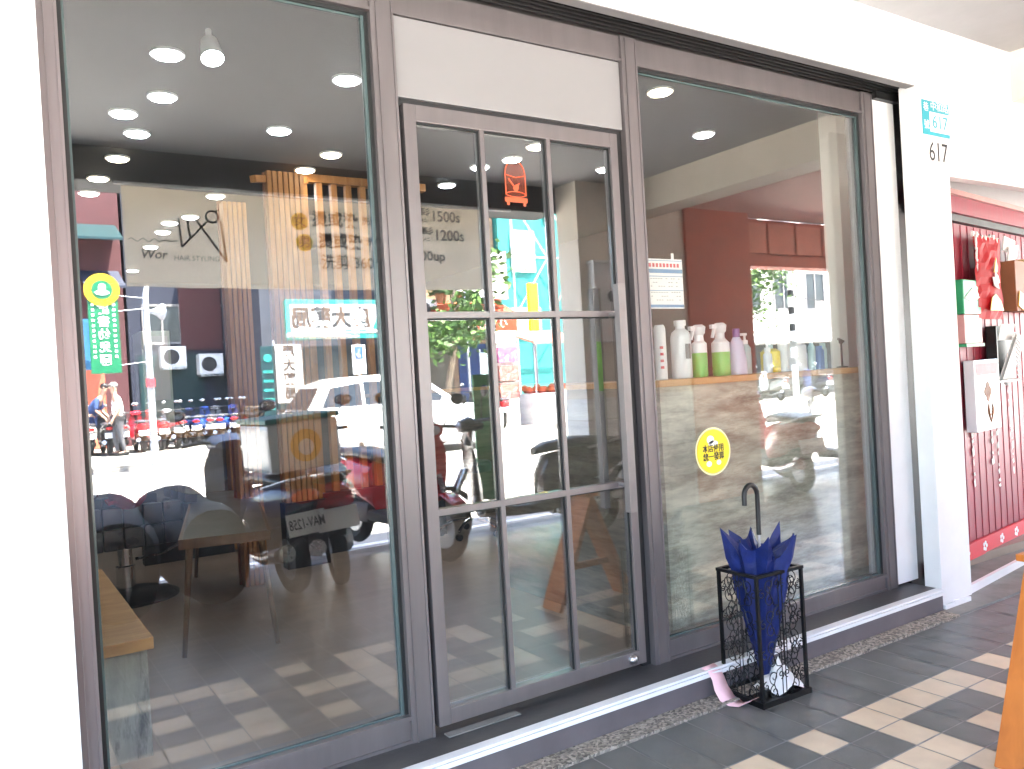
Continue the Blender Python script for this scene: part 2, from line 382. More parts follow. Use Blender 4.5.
K['magenta'] = mat('magenta_poster', (.55,.10,.25), .6, var=.35, vs=14, col2=(.8,.75,.75), c2=(.55,.6))
K['poster'] = mat('pale_billboard', (.78,.72,.70), .5, var=.1, vs=4, col2=(.70,.22,.22), c2=(.60,.66))
K['food'] = mat('food_poster', (.35,.12,.10), .5, var=.6, vs=16, col2=(.75,.7,.6), c2=(.55,.62))
K['blue_sign'] = mat('blue_sign_face', (.03,.11,.34), .4, var=.06)
K['wire'] = mat('black_cable', (.02,.02,.02), .6)
K['pole'] = mat('pale_grey_pole', (.30,.32,.36), .5, var=.08)
K['gold'] = mat('gold_print', (.80,.42,.06), .45, var=.2)
def banner_mat():
    m, t, p = base('cream_banner_cloth'); N = t.nodes; L = t.links; N.remove(p); out = N['Material Output']
    tc = N.new('ShaderNodeTexCoord'); no = N.new('ShaderNodeTexNoise'); no.inputs['Scale'].default_value = 3; L.new(tc.outputs['Object'], no.inputs['Vector'])
    rp = N.new('ShaderNodeValToRGB'); rp.color_ramp.elements[0].color = (.43,.38,.30,1); rp.color_ramp.elements[1].color = (.57,.51,.42,1); L.new(no.outputs['Fac'], rp.inputs[0])
    d = N.new('ShaderNodeBsdfDiffuse'); tl = N.new('ShaderNodeBsdfTranslucent'); L.new(rp.outputs[0], d.inputs[0]); L.new(rp.outputs[0], tl.inputs[0])
    mx = N.new('ShaderNodeMixShader'); mx.inputs[0].default_value = .5; L.new(d.outputs[0], mx.inputs[1]); L.new(tl.outputs[0], mx.inputs[2]); L.new(mx.outputs[0], out.inputs[0])
    return m
K['banner'] = banner_mat()

# ------------------------------------------------------------------ ground, road, arcade shell
def st(name, mb, m, **k): return tag(mb.build(name, m, **k), kind='structure')
st('ground', MB().poly([(-150,-150,-.135),(170,-150,-.135),(170,60,-.135),(-150,60,-.135)], [(0,1,2,3)]), K['ground'])
st('road', MB().poly([(-80,-15.6,-.126),(110,-15.6,-.126),(110,-3.72,-.126),(-80,-3.72,-.126)], [(0,1,2,3)]), K['asphalt'])
ln = MB()
for x in range(-40, 80, 8): ln.poly([(x,-9.75,-.121),(x+4,-9.75,-.121),(x+4,-9.62,-.121),(x,-9.62,-.121)], [(0,1,2,3)])
ln.poly([(-60,-4.5,-.121),(90,-4.5,-.121),(90,-4.4,-.121),(-60,-4.4,-.121)], [(0,1,2,3)])
st('road_marking', ln, K['line'])
st('kerb', MB().box((-30,-3.72,-.2),(60,-3.56,.002)), K['concrete'], bevel=.015)
st('far_pavement', MB().box((-60,-30,-.2),(100,-15.6,.0)), K['concrete'])
st('arcade_floor', MB().box((-30,-3.56,-.2),(60,-.15,0)), K['grout'])
s = .148; X0 = 1.985
rows = {0:{0,2,4,5,6,7}, 1:{0,4}, 2:{2,3,4,6}, 3:{0,4}, 4:{0,2,4,5,6,7}}
tl = MB(); g = .003
ys = [-.262, -.600]+[-.600-s*k for k in range(1, 20)]
for j in range(-34, 46):
    xa, xb = X0+s*j, X0+s*(j+1)
    for k in range(len(ys)-1):
        q = k-1
        cream = (q in rows and (j % 8) in rows[q]) or (False)
        tl.mi = 1 if cream else 0
        y1, y0 = ys[k]-g, ys[k+1]+g
        dz = .003+random.uniform(-.0004,.0004)
        tl.poly([(xa+g,y0,dz),(xb-g,y0,dz),(xb-g,y1,dz),(xa+g,y1,dz)], [(0,1,2,3)])
st('floor_tiles', tl, [K['tile_dark'], K['tile_cream']])
st('pebble_strip', MB().box((-4,-.262,-.05),(4.02,-.17,.012)), K['pebble'])
st('concrete_patch', MB().box((4.02,-.255,-.05),(9,.1,.010)), K['concrete'])
st('step', MB().box((-4,-.168,-.05),(4.04,.12,.094)), K['riser'])
st('step_top', MB().box((-4,-.148,.094),(4.04,.12,.118)), K['steptop'])
st('arcade_ceiling', MB().box((-12,-3.75,3.0),(14,.0,3.1)), K['ceiling'])

# ---- shop building (front wall, upper storey) one thing
shop = thing('shop_building', 'white-walled arcade building holding the glass-fronted hair salon', 'building', (0,0,0))
wl = MB(); wl.box((-12,-.03,-.05),(.179,.16,3.0)); wl.build('front_wall', K['white_wall'], shop)
wu = MB(); wu.box((.179,-.165,2.672),(4.040,-.118,3.0)); wu.box((4.324,-.165,2.235),(14,-.10,3.0)); wu.build('fascia', K['white_wall'], shop)
MB().box((.179,-.118,2.674),(4.045,-.108,3.0)).build('soffit_strip', K['soffit'], shop)
sf = MB(); sf.box((.179,-.163,2.668),(4.04,-.116,2.672)); sf.build('soffit', K['soffit'], shop)
sh = MB(); sh.box((.179,-.108,2.70),(4.13,.0,2.99))
for i in range(5): sh.box((.179,-.104+i*.021,2.685-.004*i),(4.12,-.093+i*.021,2.70))
sh.box((3.92,-.03,2.635),(4.13,.0,2.70))
sh.build('shutter_housing', K['black'], shop)
up = MB(); up.box((-12,-3.75,3.1),(14,.2,3.75)); up.box((-12,-3.75,3.75),(14,-3.6,3.95)); up.box((-12,.2,2.95),(14,10,3.6)); up.build('upper_storey', K['white_facade'], shop)  # unseen upper part, its height chosen for the shade on the road
wr = MB(); wr.box((4.34,.5,-.05),(14,.62,3.0)); wr.build('back_wall', K['white_wall'], shop)
pl = MB(); pl.box((4.042,-.165,.035),(4.322,-.075,3.0)); pl.build('pillar', K['white_wall'], shop, bevel=.004)
cr = MB(); cr.box((4.06,-.172,.0),(4.30,-.085,.032)); cr.obox((4.20,-.16,.03),(.12,.03,.02),(0,.05,0)); cr.build('pillar_base', K['white_wall'], shop, bevel=.004)
jb = MB(); jb.box((3.925,.0,.13),(4.112,.10,2.64)); jb.build('jamb', K['white_wall'], shop, bevel=.003)
MB().box((4.112,.04,.05),(4.345,.12,2.70)).build('shutter_guide', K['black'], shop)
bm_ = MB(); bm_.box((-12,-3.75,2.77),(4.45,-3.42,3.0)); bm_.build('street_beam', K['beam_dark'], shop)
bt = MB(); bt.box((5.02,-3.12,2.72),(5.30,-.165,3.0)); bt.build('cross_beam', K['beige'], shop)
pr = MB(); pr.box((4.45,-3.42,1.09),(5.75,-3.12,3.0)); pr.build('pier', K['beige'], shop)
pr = MB(); pr.box((4.445,-3.425,0),(5.755,-3.115,1.09)); pr.build('pier_tiling', K['tile_white'], shop)
pr = MB(); pr.box((5.76,-3.46,0),(6.66,-3.10,3.0)); pr.build('neighbour_pier', K['redbrown'], shop)
pr = MB(); pr.box((6.66,-3.46,2.34),(12,-3.30,2.845)); pr.box((6.66,-3.295,2.34),(12,-3.25,2.45)); pr.build('neighbour_beam', K['redbrown'], shop)
pr = MB()
for i in range(5): pr.box((6.70+i*.46,-3.294,2.48),(7.12+i*.46,-3.262,2.80))
pr.build('beam_panel', K['redbrown2'], shop, bevel=.006)
MB().box((5.31,-3.3,2.85),(12,-.17,2.99)).build('neighbour_ceiling', K['pinkish'], shop)
# second pier that closes the bay on the far left
pr = MB(); pr.box((-5.2,-3.42,0),(-4.2,-3.12,3.0)); pr.build('pier', K['beige'], shop)

tag(MB().box((4.47,-.64,.003),(4.70,-.58,2.72)).build('beige_board', K['beige'], bevel=.004), 'tall plain beige board standing upright beside the crimson door bay', 'board')

# ------------------------------------------------------------------ shop front
sfr = thing('glass_shopfront', 'taupe metal framed glass shop front with a gridded glass door', 'shop front', (0,0,.118))
def sp(name, mb, m, par=sfr, **k):
    mb.xf(Matrix.Translation((0,0,-.118))); return mb.build(name, m, par, **k)
def mullion(x0, x1):
    m = MB(); m.box((x0,.0,.118),(x1,.10,2.665)); m.box((x0+.018,-.006,.118),(x0+.022,.0,2.66)); m.box((x1-.008,-.004,.118),(x1,.0,2.66))
    return sp('mullion', m, K['metal'])
mullion(.179,.231); mullion(1.149,1.232); mullion(2.238,2.318); mullion(3.836,3.923)
h = MB(); h.box((1.232,.012,2.572),(2.238,.09,2.665)); h.box((1.232,.004,2.562),(2.238,.012,2.574))
sp('header', h, K['metal'])
def window(x0, x1, zt, zb):
    fr = MB()
    fr.box((x0,.012,.118),(x1,.085,zb)); fr.box((x0,.0,zb-.014),(x1,.012,zb)); fr.box((x0,.004,.118),(x1,.012,.128))
    fr.box((x0-.0005,.06,zb),(x0+.006,.085,zt)); fr.box((x1-.006,.06,zb),(x1+.0005,.085,zt)); fr.box((x0,.012,zt),(x1,.085,2.665)); fr.box((x0,.002,zt),(x1,.012,zt+.012))
    w_ = sp('window', fr, K['metal'])
    gk = MB(); t = .013
    for a, b in (((x0,.022,zb),(x0+t,.05,zt)), ((x1-t,.022,zb),(x1,.05,zt)), ((x0+t,.022,zt-t),(x1-t,.05,zt))): gk.box(a, b)
    sp('gasket', gk, K['gasket'], w_)
    ge = MB(); a = x0+t; b = x1-t; z = zt-t; e = .007
    ge.box((a,.030,zb),(a+e,.040,z)); ge.box((b-e*1.6,.026,zb),(b,.040,z)); ge.box((a+e,.030,z-e),(b-e*1.6,.040,z)); ge.box((a+e,.028,zb),(b-e*1.6,.040,zb+.006))
    sp('pane_edge', ge, K['edge'], w_)
    gl = MB(); gl.box((a+e,.031,zb+.006),(b-e*1.6,.039,z-e)); sp('pane', gl, K['glass'], w_)
    return w_
window(.231,1.149,2.556,.21); window(2.318,3.836,2.555,.20)
tp = MB(); tp.box((1.236,.016,2.287),(2.236,.05,2.562)); sp('transom_panel', tp, K['panel'], bevel=.003)
tb = MB(); tb.box((1.232,.03,2.262),(2.238,.09,2.287)); tb.box((2.194,.03,.118),(2.238,.09,2.262)); tb.box((1.232,.03,.118),(1.249,.09,2.262)); sp('door_gap', tb, K['metal_dark'])
dr = MB(); x0, x1, z0, z1 = 1.251, 2.190, .143, 2.262; gx0, gx1, gz0, gz1 = 1.296, 2.153, .197, 2.205
dr.box((x0,.0,z0),(gx0,.045,z1)); dr.box((gx1,.0,z0),(x1,.045,z1)); dr.box((gx0,.0,gz1),(gx1,.045,z1)); dr.box((gx0,.0,z0),(gx1,.045,gz0))
door = sp('door', dr, K['metal'], bevel=.002)
gb = MB()
for xc in (1.557,1.849): gb.box((xc-.009,.002,gz0),(xc+.009,.042,gz1))
for zc in (1.545,.867):
    for a, b in ((gx0,1.548),(1.566,1.840),(1.858,gx1)): gb.box((a,.003,zc-.011),(b,.041,zc+.011))
sp('glazing_bar', gb, K['metal'], door)
ed = MB()
for a, b in ((gx0,1.548),(1.566,1.840),(1.858,gx1)):
    for c, d in ((gz0,.856),(.878,1.534),(1.556,gz1)):
        ed.box((a,.012,c),(a+.004,.018,d)); ed.box((b-.006,.012,c),(b,.018,d)); ed.box((a+.004,.012,d-.006),(b-.006,.018,d))
sp('glass_bead', ed, K['gasket'], door)
for a, b in ((gx0,1.548),(1.566,1.840),(1.858,gx1)):
    for c, d in ((gz0,.856),(.878,1.534),(1.556,gz1)): sp('pane', MB().box((a+.0045,.019,c+.0005),(b-.0065,.026,d-.0065)), K['glass'], door)
hd = MB(); hd.box((2.090,-.072,.765),(2.124,-.040,1.655))
for z in (1.54,.87): hd.tube([(2.106,-.04,z),(2.106,.012,z)], .009, 10)
hd2 = sp('handle', hd, mat('pale_taupe_handle_metal', (.20,.18,.178), .4, metal=.3), door, bevel=.002)
hi = MB(); hi.box((2.092,.086,.765),(2.120,.112,1.655))
for z in (1.54,.87): hi.tube([(2.106,.086,z),(2.106,.03,z)], .009, 10)
hi2 = sp('inner_handle', hi, K['metal'], door)
sp('green_label', MB().box((2.094,.084,1.24),(2.118,.0855,1.44)), K['leaf_light'], hi2)
lk = MB().lathe([(.018,0),(.018,.012),(.013,.018),(.006,.022)], (2.115,0,.172), 16, 'Y'); lk.xf(Matrix.Scale(-1,4,(0,1,0))); sp('lock', lk, K['steel'], door, smooth=True)
# nosing of the step (part of the shop front so it moves with it)
ns = MB(); ns.box((.0,-.184,.112),(4.03,-.142,.1215)); ns.box((.0,-.188,.094),(4.03,-.1695,.110)); sp('step_nosing', ns, K['nosing'], bevel=.002)
tag(MB().box((1.262,-.045,.1195),(1.55,-.008,.124)).build('stone_offcut', K['concrete'], bevel=.001), 'thin pale stone offcut lying on the step under the door', 'stone slab')
# stickers
ys_ = thing('invoice_sticker', 'round yellow sticker with black Chinese writing on the right window', 'sticker', (2.664,.0285,.944))
def disc(rx, rz, m, y, par, name, n=40):
    o = MB().prism([(rx*math.cos(2*math.pi*k/n), rz*math.sin(2*math.pi*k/n)) for k in range(n)], 'Y', y, y+.0006); return o.build(name, m, par)
disc(.108,.104,K['yellow_pale'],.0006,ys_,'border'); disc(.101,.097,K['gold'],-.0002,ys_,'ring'); disc(.097,.093,K['yellow'],-.001,ys_,'face')
text('lettering','本店使用',.036,K['ink'],(0,-.0018,.012),FRONT,ys_,width=.128,bold=.0006)
text('lettering','統一發票',.036,K['ink'],(0,-.0018,-.024),FRONT,ys_,width=.128,bold=.0006)
for dx, dz, a, b in ((-.015,.052,.022,.018),(.0,.035,.03,.012),(-.03,-.052,.016,.012),(.03,-.05,.014,.011)):
    o = disc(a,b,K['sticker_white'],-.0016,ys_,'print'); o.location = (dx,0,dz)
cg = thing('birdcage_decal', 'orange birdcage decal stuck on the middle pane of the glass door', 'sticker', (1.70,.016,1.965))
b = MB()
def arc(cx, cz, rx, rz, a0, a1, n=14): return [(cx+rx*math.cos(a0+(a1-a0)*i/n), 0, cz+rz*math.sin(a0+(a1-a0)*i/n)) for i in range(n+1)]
b.tube([(-.044,0,.02)]+[(-.044,0,.095)]+arc(0,.095,.044,.055,math.pi,0)+[(.044,0,.02)], .0028, 6)
b.tube([(-.044,0,.095),(.0,0,.086),(.044,0,.095)], .002, 6); b.tube([(-.03,0,.08),(0,0,.045)], .0035, 6)
b.tube([(0,0,.15),(0,0,.162)], .003, 6)
b.tube(arc(0,.024,.042,.010,0,2*math.pi,20), .002, 6)
b.box((-.05,-.0008,-.006),(.05,.0008,.012)); b.box((-.042,-.0008,-.018),(-.03,.0008,-.006)); b.box((.03,-.0008,-.018),(.042,.0008,-.006))
b.xf(Matrix.Diagonal((1,.25,1,1))); b.build('cage', K['cage'], cg)
q = MB(); q.prism([(-.013,.046),(-.006,.035),(.006,.035),(.012,.046),(.014,.06),(.02,.068),(.006,.062),(-.004,.058)], 'Y', -.0014, -.0006); q.build('bird', K['cage'], cg)
m_, t_, p_ = base('thin_orange_film'); p_.inputs['Base Color'].default_value = (.40,.06,.02,1); p_.inputs['Alpha'].default_value = .16; p_.inputs['Roughness'].default_value = .3
MB().prism([(-.043,.012),(.043,.012),(.043,.095)]+[(.043*math.cos(a*math.pi/10), .095+.053*math.sin(a*math.pi/10)) for a in range(1,10)]+[(-.043,.095)], 'Y', .0008, .0014).build('film', m_, cg)
nz = thing('price_notice', 'small printed notice card in blue bands taped inside the right window', 'notice', (2.455,.047,1.673))
nb = MB(); nb.box((-.105,-.0005,-.105),(.102,.0015,.105)); nb.box((.04,-.001,.105),(.055,.001,.13)); nb.build('card', K['paper'], nz)
nk = MB()
for z in (.096,.03,-.03): nk.box((-.10,-.0015,z),(.10,-.0006,z+.003))
nk.box((-.10,-.0015,.045),(.10,-.0006,.062)); nk.box((-.10,-.0015,-.10),(.10,-.0006,-.088)); nk.build('blue_band', K['blue_ink'], nz)
nk = MB()
for i in range(9): nk.box((-.09+i*.02,-.0015,.07),(-.078+i*.02,-.0006,.086))
nk.build('red_print', K['red_sticker'], nz)
nk = MB()
for rr in range(6):
    for i in range(12):
        if random.random() < .7: nk.box((-.085+i*.0145,-.0014,.02-rr*.016-(.01 if rr > 2 else 0)),(-.085+i*.0145+.008,-.0006,.023-rr*.016-(.01 if rr > 2 else 0)))
nk.build('lettering', K['grey_ink'], nz)

# ------------------------------------------------------------------ house number
hp = thing('house_number_plate', 'turquoise and white enamel house number plate on the pillar', 'number plate', (4.215,-.1665,2.52))
MB().box((-.125,-.003,-.088),(.122,0,.088)).build('plate', K['cyan'], hp)
MB().box((-.062,-.0042,-.070),(.118,-.003,.032)).build('white_field', K['white'], hp)
text('lettering','中和路',.05,K['white'],(.03,-.0046,.06),FRONT,hp,width=.16)
text('lettering','巷',.05,K['white'],(-.094,-.0046,.05),FRONT,hp); text('lettering','號',.05,K['white'],(-.094,-.0046,-.04),FRONT,hp)
text('number','617',.095,K['cyan'],(.03,-.0052,-.02),FRONT,hp,width=.14)
tag(text('house_number_decal','617',.14,K['ink'],(4.225,-.1662,2.345),FRONT,None,width=.17,depth=.0008), 'black 617 numerals stuck on the white pillar below the plate', 'numerals')

# ------------------------------------------------------------------ umbrella stand, umbrella, litter
us = thing('umbrella_stand', 'black wrought iron scrollwork umbrella stand in front of the step', 'umbrella stand', (2.565,-.275,.003))
us.rotation_euler = (0,0,rad(-2))
HX, HY, H = .125, .098, .505
fr = MB()
for sx in (-1,1):
    for sy in (-1,1): fr.box((sx*HX-.006,sy*HY-.006,.0),(sx*HX+.006,sy*HY+.006,H-.012))
fr.build('post', K['black_wire'], us)
fr = MB()
fr.box((-HX-.008,-HY-.008,H-.012),(HX+.008,-HY+.008,H)); fr.box((-HX-.008,HY-.008,H-.012),(HX+.008,HY+.008,H))
fr.box((-HX-.008,-HY+.008,H-.012),(-HX+.008,HY-.008,H)); fr.box((HX-.008,-HY+.008,H-.012),(HX+.008,HY-.008,H)); fr.build('rim', K['black_wire'], us)
fr = MB(); fr.box((-HX-.012,-HY-.012,-.002),(HX+.012,-HY+.004,.022)); fr.box((-HX-.012,HY-.004,-.002),(HX+.012,HY+.012,.022))
fr.box((-HX-.012,-HY+.004,-.002),(-HX+.004,HY-.004,.022)); fr.box((HX-.004,-HY+.004,-.002),(HX+.012,HY-.004,.022)); fr.box((-HX+.004,-HY+.004,0),(HX-.004,HY-.004,.006)); fr.build('base_tray', K['black_wire'], us)
def spiral(cx, cz, r0, turns, a0, sgn=1, n=22):
    return [(cx+sgn*r0*(1-.8*i/n)*math.cos(a0+turns*2*math.pi*i/n), cz+r0*(1-.8*i/n)*math.sin(a0+turns*2*math.pi*i/n)) for i in range(n+1)]
def scroll_side(L):
    out = []
    for rowi in range(4):
        zc = .075+rowi*.118
        for sg in (-1,1):
            cx = sg*L*.46
            out.append(spiral(cx, zc+.028, .028, 1.25, -math.pi/2, sg)); out.append(spiral(cx, zc-.028, .028, 1.25, math.pi/2, -sg))
            out.append(spiral(sg*L*.80, zc, .020, 1.1, math.pi/2, -sg)); out.append(spiral(sg*L*.14, zc+.030, .017, 1.1, -math.pi/2, -sg))
            out.append([(sg*L*.46, zc+.0), (sg*L*.3, zc+.05), (sg*L*.08, zc+.062)])
            out.append([(sg*L*.46, zc+.0), (sg*L*.3, zc-.05), (sg*L*.08, zc-.056)])
    for sg in (-1,1): out.append([(sg*L*.08,.02),(sg*L*.08,.2),(sg*L*.08,.35),(sg*L*.08,.494)])
    return out
for ax, L, v in (('x',HX,-HY),('x',HX,HY),('y',HY,-HX),('y',HY,HX)):
    sc = MB()
    for path in scroll_side(L):
        sc.tube([(p,v,z) if ax == 'x' else (v,p,z) for p, z in path], .0021, 5)
    sc.build('scroll_panel', K['black_wire'], us)
um = thing('umbrella', 'blue folded umbrella with a black crook handle standing in the stand', 'umbrella', (2.572,-.27,.012))
um.rotation_euler = (rad(0),rad(.8),0)
cl = MB(); nr = 8; seg = 6; rings = []
lv = [(.05,.014,0),(.12,.032,.12),(.22,.056,.2),(.32,.079,.26),(.42,.104,.30),(.50,.114,.32),(.545,.132,.36)]
for li, (z, R_, pk) in enumerate(lv+[(.585,.150,.42)]):
    ring = []
    for k in range(nr*seg):
        a = 2*math.pi*k/(nr*seg); ph = (k % seg)/seg
        w_ = abs(2*abs(ph-.5)); fold = w_**1.5               # 1 at the rib, 0 between ribs
        q = 1 if li < len(lv) else 0
        tw = .10*math.sin(3.1*a+1)+.06*math.sin(7*a)
        rr = R_*(1-pk*(1-fold)*.75)*(1+tw*.5)
        zz = z+.018*math.sin(2*a+.6)*(z/.5)
        if li == len(lv): zz = z+.070*(fold**1.6)+.020*math.sin(5*a+2)-.02
        ring.append((rr*math.cos(a+.25*z), rr*math.sin(a+.25*z), zz))
    rings.append(ring)
n_ = nr*seg
# inner return of the cloth down to the shaft
rings.append([(x*.60, y*.60, z-.045+.02*math.sin(k*1.7)) for k, (x,y,z) in enumerate(rings[-1])]); rings.append([(x*.12, y*.12, .535) for (x,y,z) in rings[-2]])
cl.poly([p for ring in rings for p in ring], [(i*n_+k, i*n_+(k+1)%n_, (i+1)*n_+(k+1)%n_, (i+1)*n_+k) for i in range(len(rings)-1) for k in range(n_)]+[tuple(range(n_))[::-1]])
cl.build('canopy', K['navy_cloth'], um, smooth=True)
shf = MB(); shf.tube([(0,0,0),(0,0,.70)], .005, 8); shf.lathe([(.003,0),(.007,.02),(.007,.05)], (0,0,0), 10); shf.build('shaft', K['steel'], um)
hk = MB(); hk.tube([(0,0,.62),(0,0,.78)]+[(-.038+.038*math.cos(a), .0, .78+.042*math.sin(a)) for a in [math.pi*i/10 for i in range(1,11)]]+[(-.076,0,.745)], [.0095]*2+[.0105]*10+[.0098], 12); hk.build('handle', K['black'], um, smooth=True)
for k in range(nr):
    rb = MB(); a = 2*math.pi*k/nr+.14; rb.tube([(.120*math.cos(a),.120*math.sin(a),.57),(.134*math.cos(a),.134*math.sin(a),.622)], .002, 5)
    rb.build('rib_tip', K['black'], um)
pp = MB(); random.seed(3); P_ = []; nq = 9
for i in range(nq):
    for j in range(nq):
        a, c = i/(nq-1)-.5, j/(nq-1)-.5; rr = math.hypot(a,c)
        P_.append((a*.17, c*.13, .012+.095*max(0,1-rr*1.7)**.8*(.75+.5*random.random())+random.uniform(0,.012)))
pp.poly(P_, [(i*nq+j,(i+1)*nq+j,(i+1)*nq+j+1,i*nq+j+1) for i in range(nq-1) for j in range(nq-1)])
po = pp.build('crumpled_paper', K['paper']); po.location = (2.612,-.305,.009); tag(po, 'crumpled white paper lying in the tray of the umbrella stand', 'paper')
rs = MB(); pth = [(-.162,.128),(-.185,.118),(-.197,.085),(-.205,.045),(-.232,.014),(-.275,.006),(-.315,.012),(-.335,.03)]
P_ = []
for i, (y, z) in enumerate(pth):
    sh_ = .01*math.sin(i*.9); P_ += [(2.325+sh_+.012*i*.6, y, z), (2.398+sh_*.6+.014*i*.6, y+.004*math.sin(i), z+.004*math.cos(i*2))]
rs.poly(P_, [(2*i,2*i+1,2*i+3,2*i+2) for i in range(len(pth)-1)])
ro = rs.build('receipt', K['pink_paper'], smooth=True); tag(ro, 'pink paper receipt draped over the step edge beside the umbrella stand', 'paper slip')
md = ro.modifiers.new('thickness', 'SOLIDIFY'); md.thickness = .0006

# ------------------------------------------------------------------ crimson door bay
rd = thing('crimson_door', 'crimson corrugated metal door with peeling paint and red strip below', 'door', (4.35,.02,0), rad(8))
dp = MB(); dp.box((-.1,.03,.10),(3.2,.06,2.075))
for i in range(30): dp.obox((.0+i*.105,.028,1.09),(.022,.0035,1.96))
dp.build('panel', K['red_door'], rd)
MB().box((-.1,-.02,2.12),(3.2,.06,2.215)).build('top_beam', K['red_door'], rd); MB().box((-.1,.0,2.078),(3.2,.06,2.118)).build('dark_strip', K['black'], rd)  # solid black strip between top beam and panel
MB().box((-.1,-.04,2.217),(3.2,.06,2.245)).build('top_trim', K['pink'], rd)
MB().box((-.1,.005,.095),(3.2,.02,.19)).build('bottom_strip', K['red_sticker'], rd)
fl = MB(); random.seed(5)
for i in range(12):
    x = .12+i*.27+random.uniform(-.03,.03); z = .14
    for k in range(5):
        a = k*1.256; fl.prism([(x+.022*math.cos(a)+.014*math.cos(t), z+.02*math.sin(a)+.012*math.sin(t)) for t in [j*.785 for j in range(8)]], 'Y', .002+.0004*k, .0045)
fl.build('flower_print', K['white'], rd)
pe = MB(); random.seed(8)
for (x, z0_, z1_) in ((1.02,.45,1.02),(.93,.6,1.0),(1.28,.5,1.1),(.62,.5,.8)):
    z = z0_
    while z < z1_:
        hh = random.uniform(.01,.07); ww = random.uniform(.006,.022)
        pe.prism([(x-ww*random.random(),z),(x+ww,z+hh*.2),(x+ww*random.random(),z+hh),(x-ww,z+hh*.7)], 'Y', .0205, .0212); z += hh+random.uniform(.005,.05)
pe.build('peeled_patch', K['paper'], rd)
st('door_ledge', MB().prism([(4.28,-.105),(6.2,.15),(6.2,.6),(4.28,.6)], 'Z', -.02, .05), K['concrete'])
st('door_ledge_edge', MB().prism([(4.32,-.122),(6.2,.128),(6.2,.149),(4.32,-.101)], 'Z', .0, .054), K['white'])
def on_door(name, label, cat, s_, z, y=0): 
    c8, s8 = math.cos(rad(8)), math.sin(rad(8)); return thing(name, label, cat, (4.35+s_*c8-y*s8, .02+s_*s8+y*c8, z), rad(8))
t = on_door('red_packet', 'shiny red plastic packet with gold print hung on the crimson door', 'packet', .82, 1.75, -.005)
b = MB(); n1, n2 = 9, 13
random.seed(12)
b.poly([(-.21+.42*i/(n1-1)+.012*math.sin(j*.8), -.012-.03*math.sin(math.pi*i/(n1-1))*math.sin(math.pi*min(1,(j+1)/(n2)))+random.uniform(-.006,.006), -.25+.5*j/(n2-1)) for j in range(n2) for i in range(n1)],
       [(j*n1+i, j*n1+i+1, (j+1)*n1+i+1, (j+1)*n1+i) for j in range(n2-1) for i in range(n1-1)])
b.build('bag', K['red'], t); t.location.y -= .03
b = MB()
for i in range(7): b.obox((-.2+i*.065,-.006,.245+random.uniform(-.01,.012)),(.055,.012,.03),(0,random.uniform(-.5,.5),.2))
for i in range(7): b.obox((-.195+.01*random.random(),-.016,.22-i*.035),(.012,.008,.05),(0,random.uniform(-.3,.3),0))
b.build('wrapper_edge', K['paper'], t)
b = MB(); b.prism([(-.02,.03),(.0,.08),(.02,.12),(.035,.07),(.03,.03)], 'Y', -.052, -.047); b.build('gold_flame', K['gold'], t); b = MB(); b.prism([(-.1,-.2),(-.06,-.12),(.0,-.1),(.08,-.14),(.12,-.2)], 'Y', -.048, -.043); b.build('gold_print', K['gold'], t)
b = MB(); b.prism([(-.03,-.05),(-.05,.0),(-.01,.0),(.0,.03),(.04,.01),(.06,-.03),(.03,-.04),(.05,-.07),(.0,-.06)], 'Y', -.053, -.048); b.build('white_print', K['paper'], t)
t = on_door('green_mailbox', 'green and pink metal mailbox half hidden behind the white pillar', 'mailbox', .56, 1.53)
MB().box((-.16,-.05,.0),(.11,.0,.2)).build('upper_body', K['green'], t, bevel=.006); MB().box((-.16,-.048,-.17),(.105,.0,-.002)).build('lower_body', K['pink'], t, bevel=.006)
MB().box((-.165,-.055,-.19),(.11,.0,-.172)).build('base', K['green'], t)
MB().prism([(-.15,.09),(-.1,.12),(-.02,.155),(.04,.14),(.08,.1),(.02,.08),(-.06,.075)], 'Y', -.0535, -.051).build('label_patch', K['paper'], t)
b = MB(); b.box((-.05,-.0505,-.10),(.07,-.0485,-.06)); b.build('slot_plate', K['steel'], t)
t = on_door('flyer_rack', 'black metal rack stuffed with curling paper flyers on the crimson door', 'rack', 1.02, 1.28)
b = MB(); b.box((-.17,-.02,-.17),(.2,.0,.18)); b.box((-.17,-.06,-.17),(-.155,-.02,.18)); b.box((-.155,-.06,-.17),(.2,-.02,-.155)); b.build('frame', K['black'], t)
b = MB(); b.obox((.0,-.06,.14),(.24,.006,.1),(.2,0,0)); b.build('card', K['paper'], t)
for k in range(2):
    b = MB(); b.obox((.08+.02*k,-.05-.012*k,-.03-.004*k),(.17,.003,.31),(.25,.3+.03*k,.1)); b.build('flyer', K['paper'], t)
b = MB()
for i in range(9): b.obox((.06+.010*i,-.105+.004*i,.08-i*.028),(.11,.002,.006),(.25,.36,.1))
b.build('flyer_print', K['grey_ink'], t)
t = on_door('white_mailbox', 'white metal mailbox with a pink top and brown flower drawing', 'mailbox', .665, 1.05)
b = MB(); b.box((-.19,-.06,-.21),(.19,.0,.21)); bo = b.build('body', K['scoot_white'], t, bevel=.006); 
b = MB(); b.box((-.17,-.063,.12),(.17,-.0605,.19)); b.build('pink_label', K['pink_paper'], t)
b = MB()
for dx, dz, q in ((0,.05,.03),(-.03,.02,.028),(.03,.02,.028),(0,-.01,.03)): b.prism([(dx+q*math.cos(a*.6),dz+q*math.sin(a*.6)) for a in range(10)], 'Y', -.0625, -.0608)
b.build('flower_drawing', K['brown'], t)
b = MB()
for i in range(5): b.tube(arc(.03,-.09-.012*i,.045-.007*i,.05-.006*i,0,2*math.pi,12), .0022, 4)
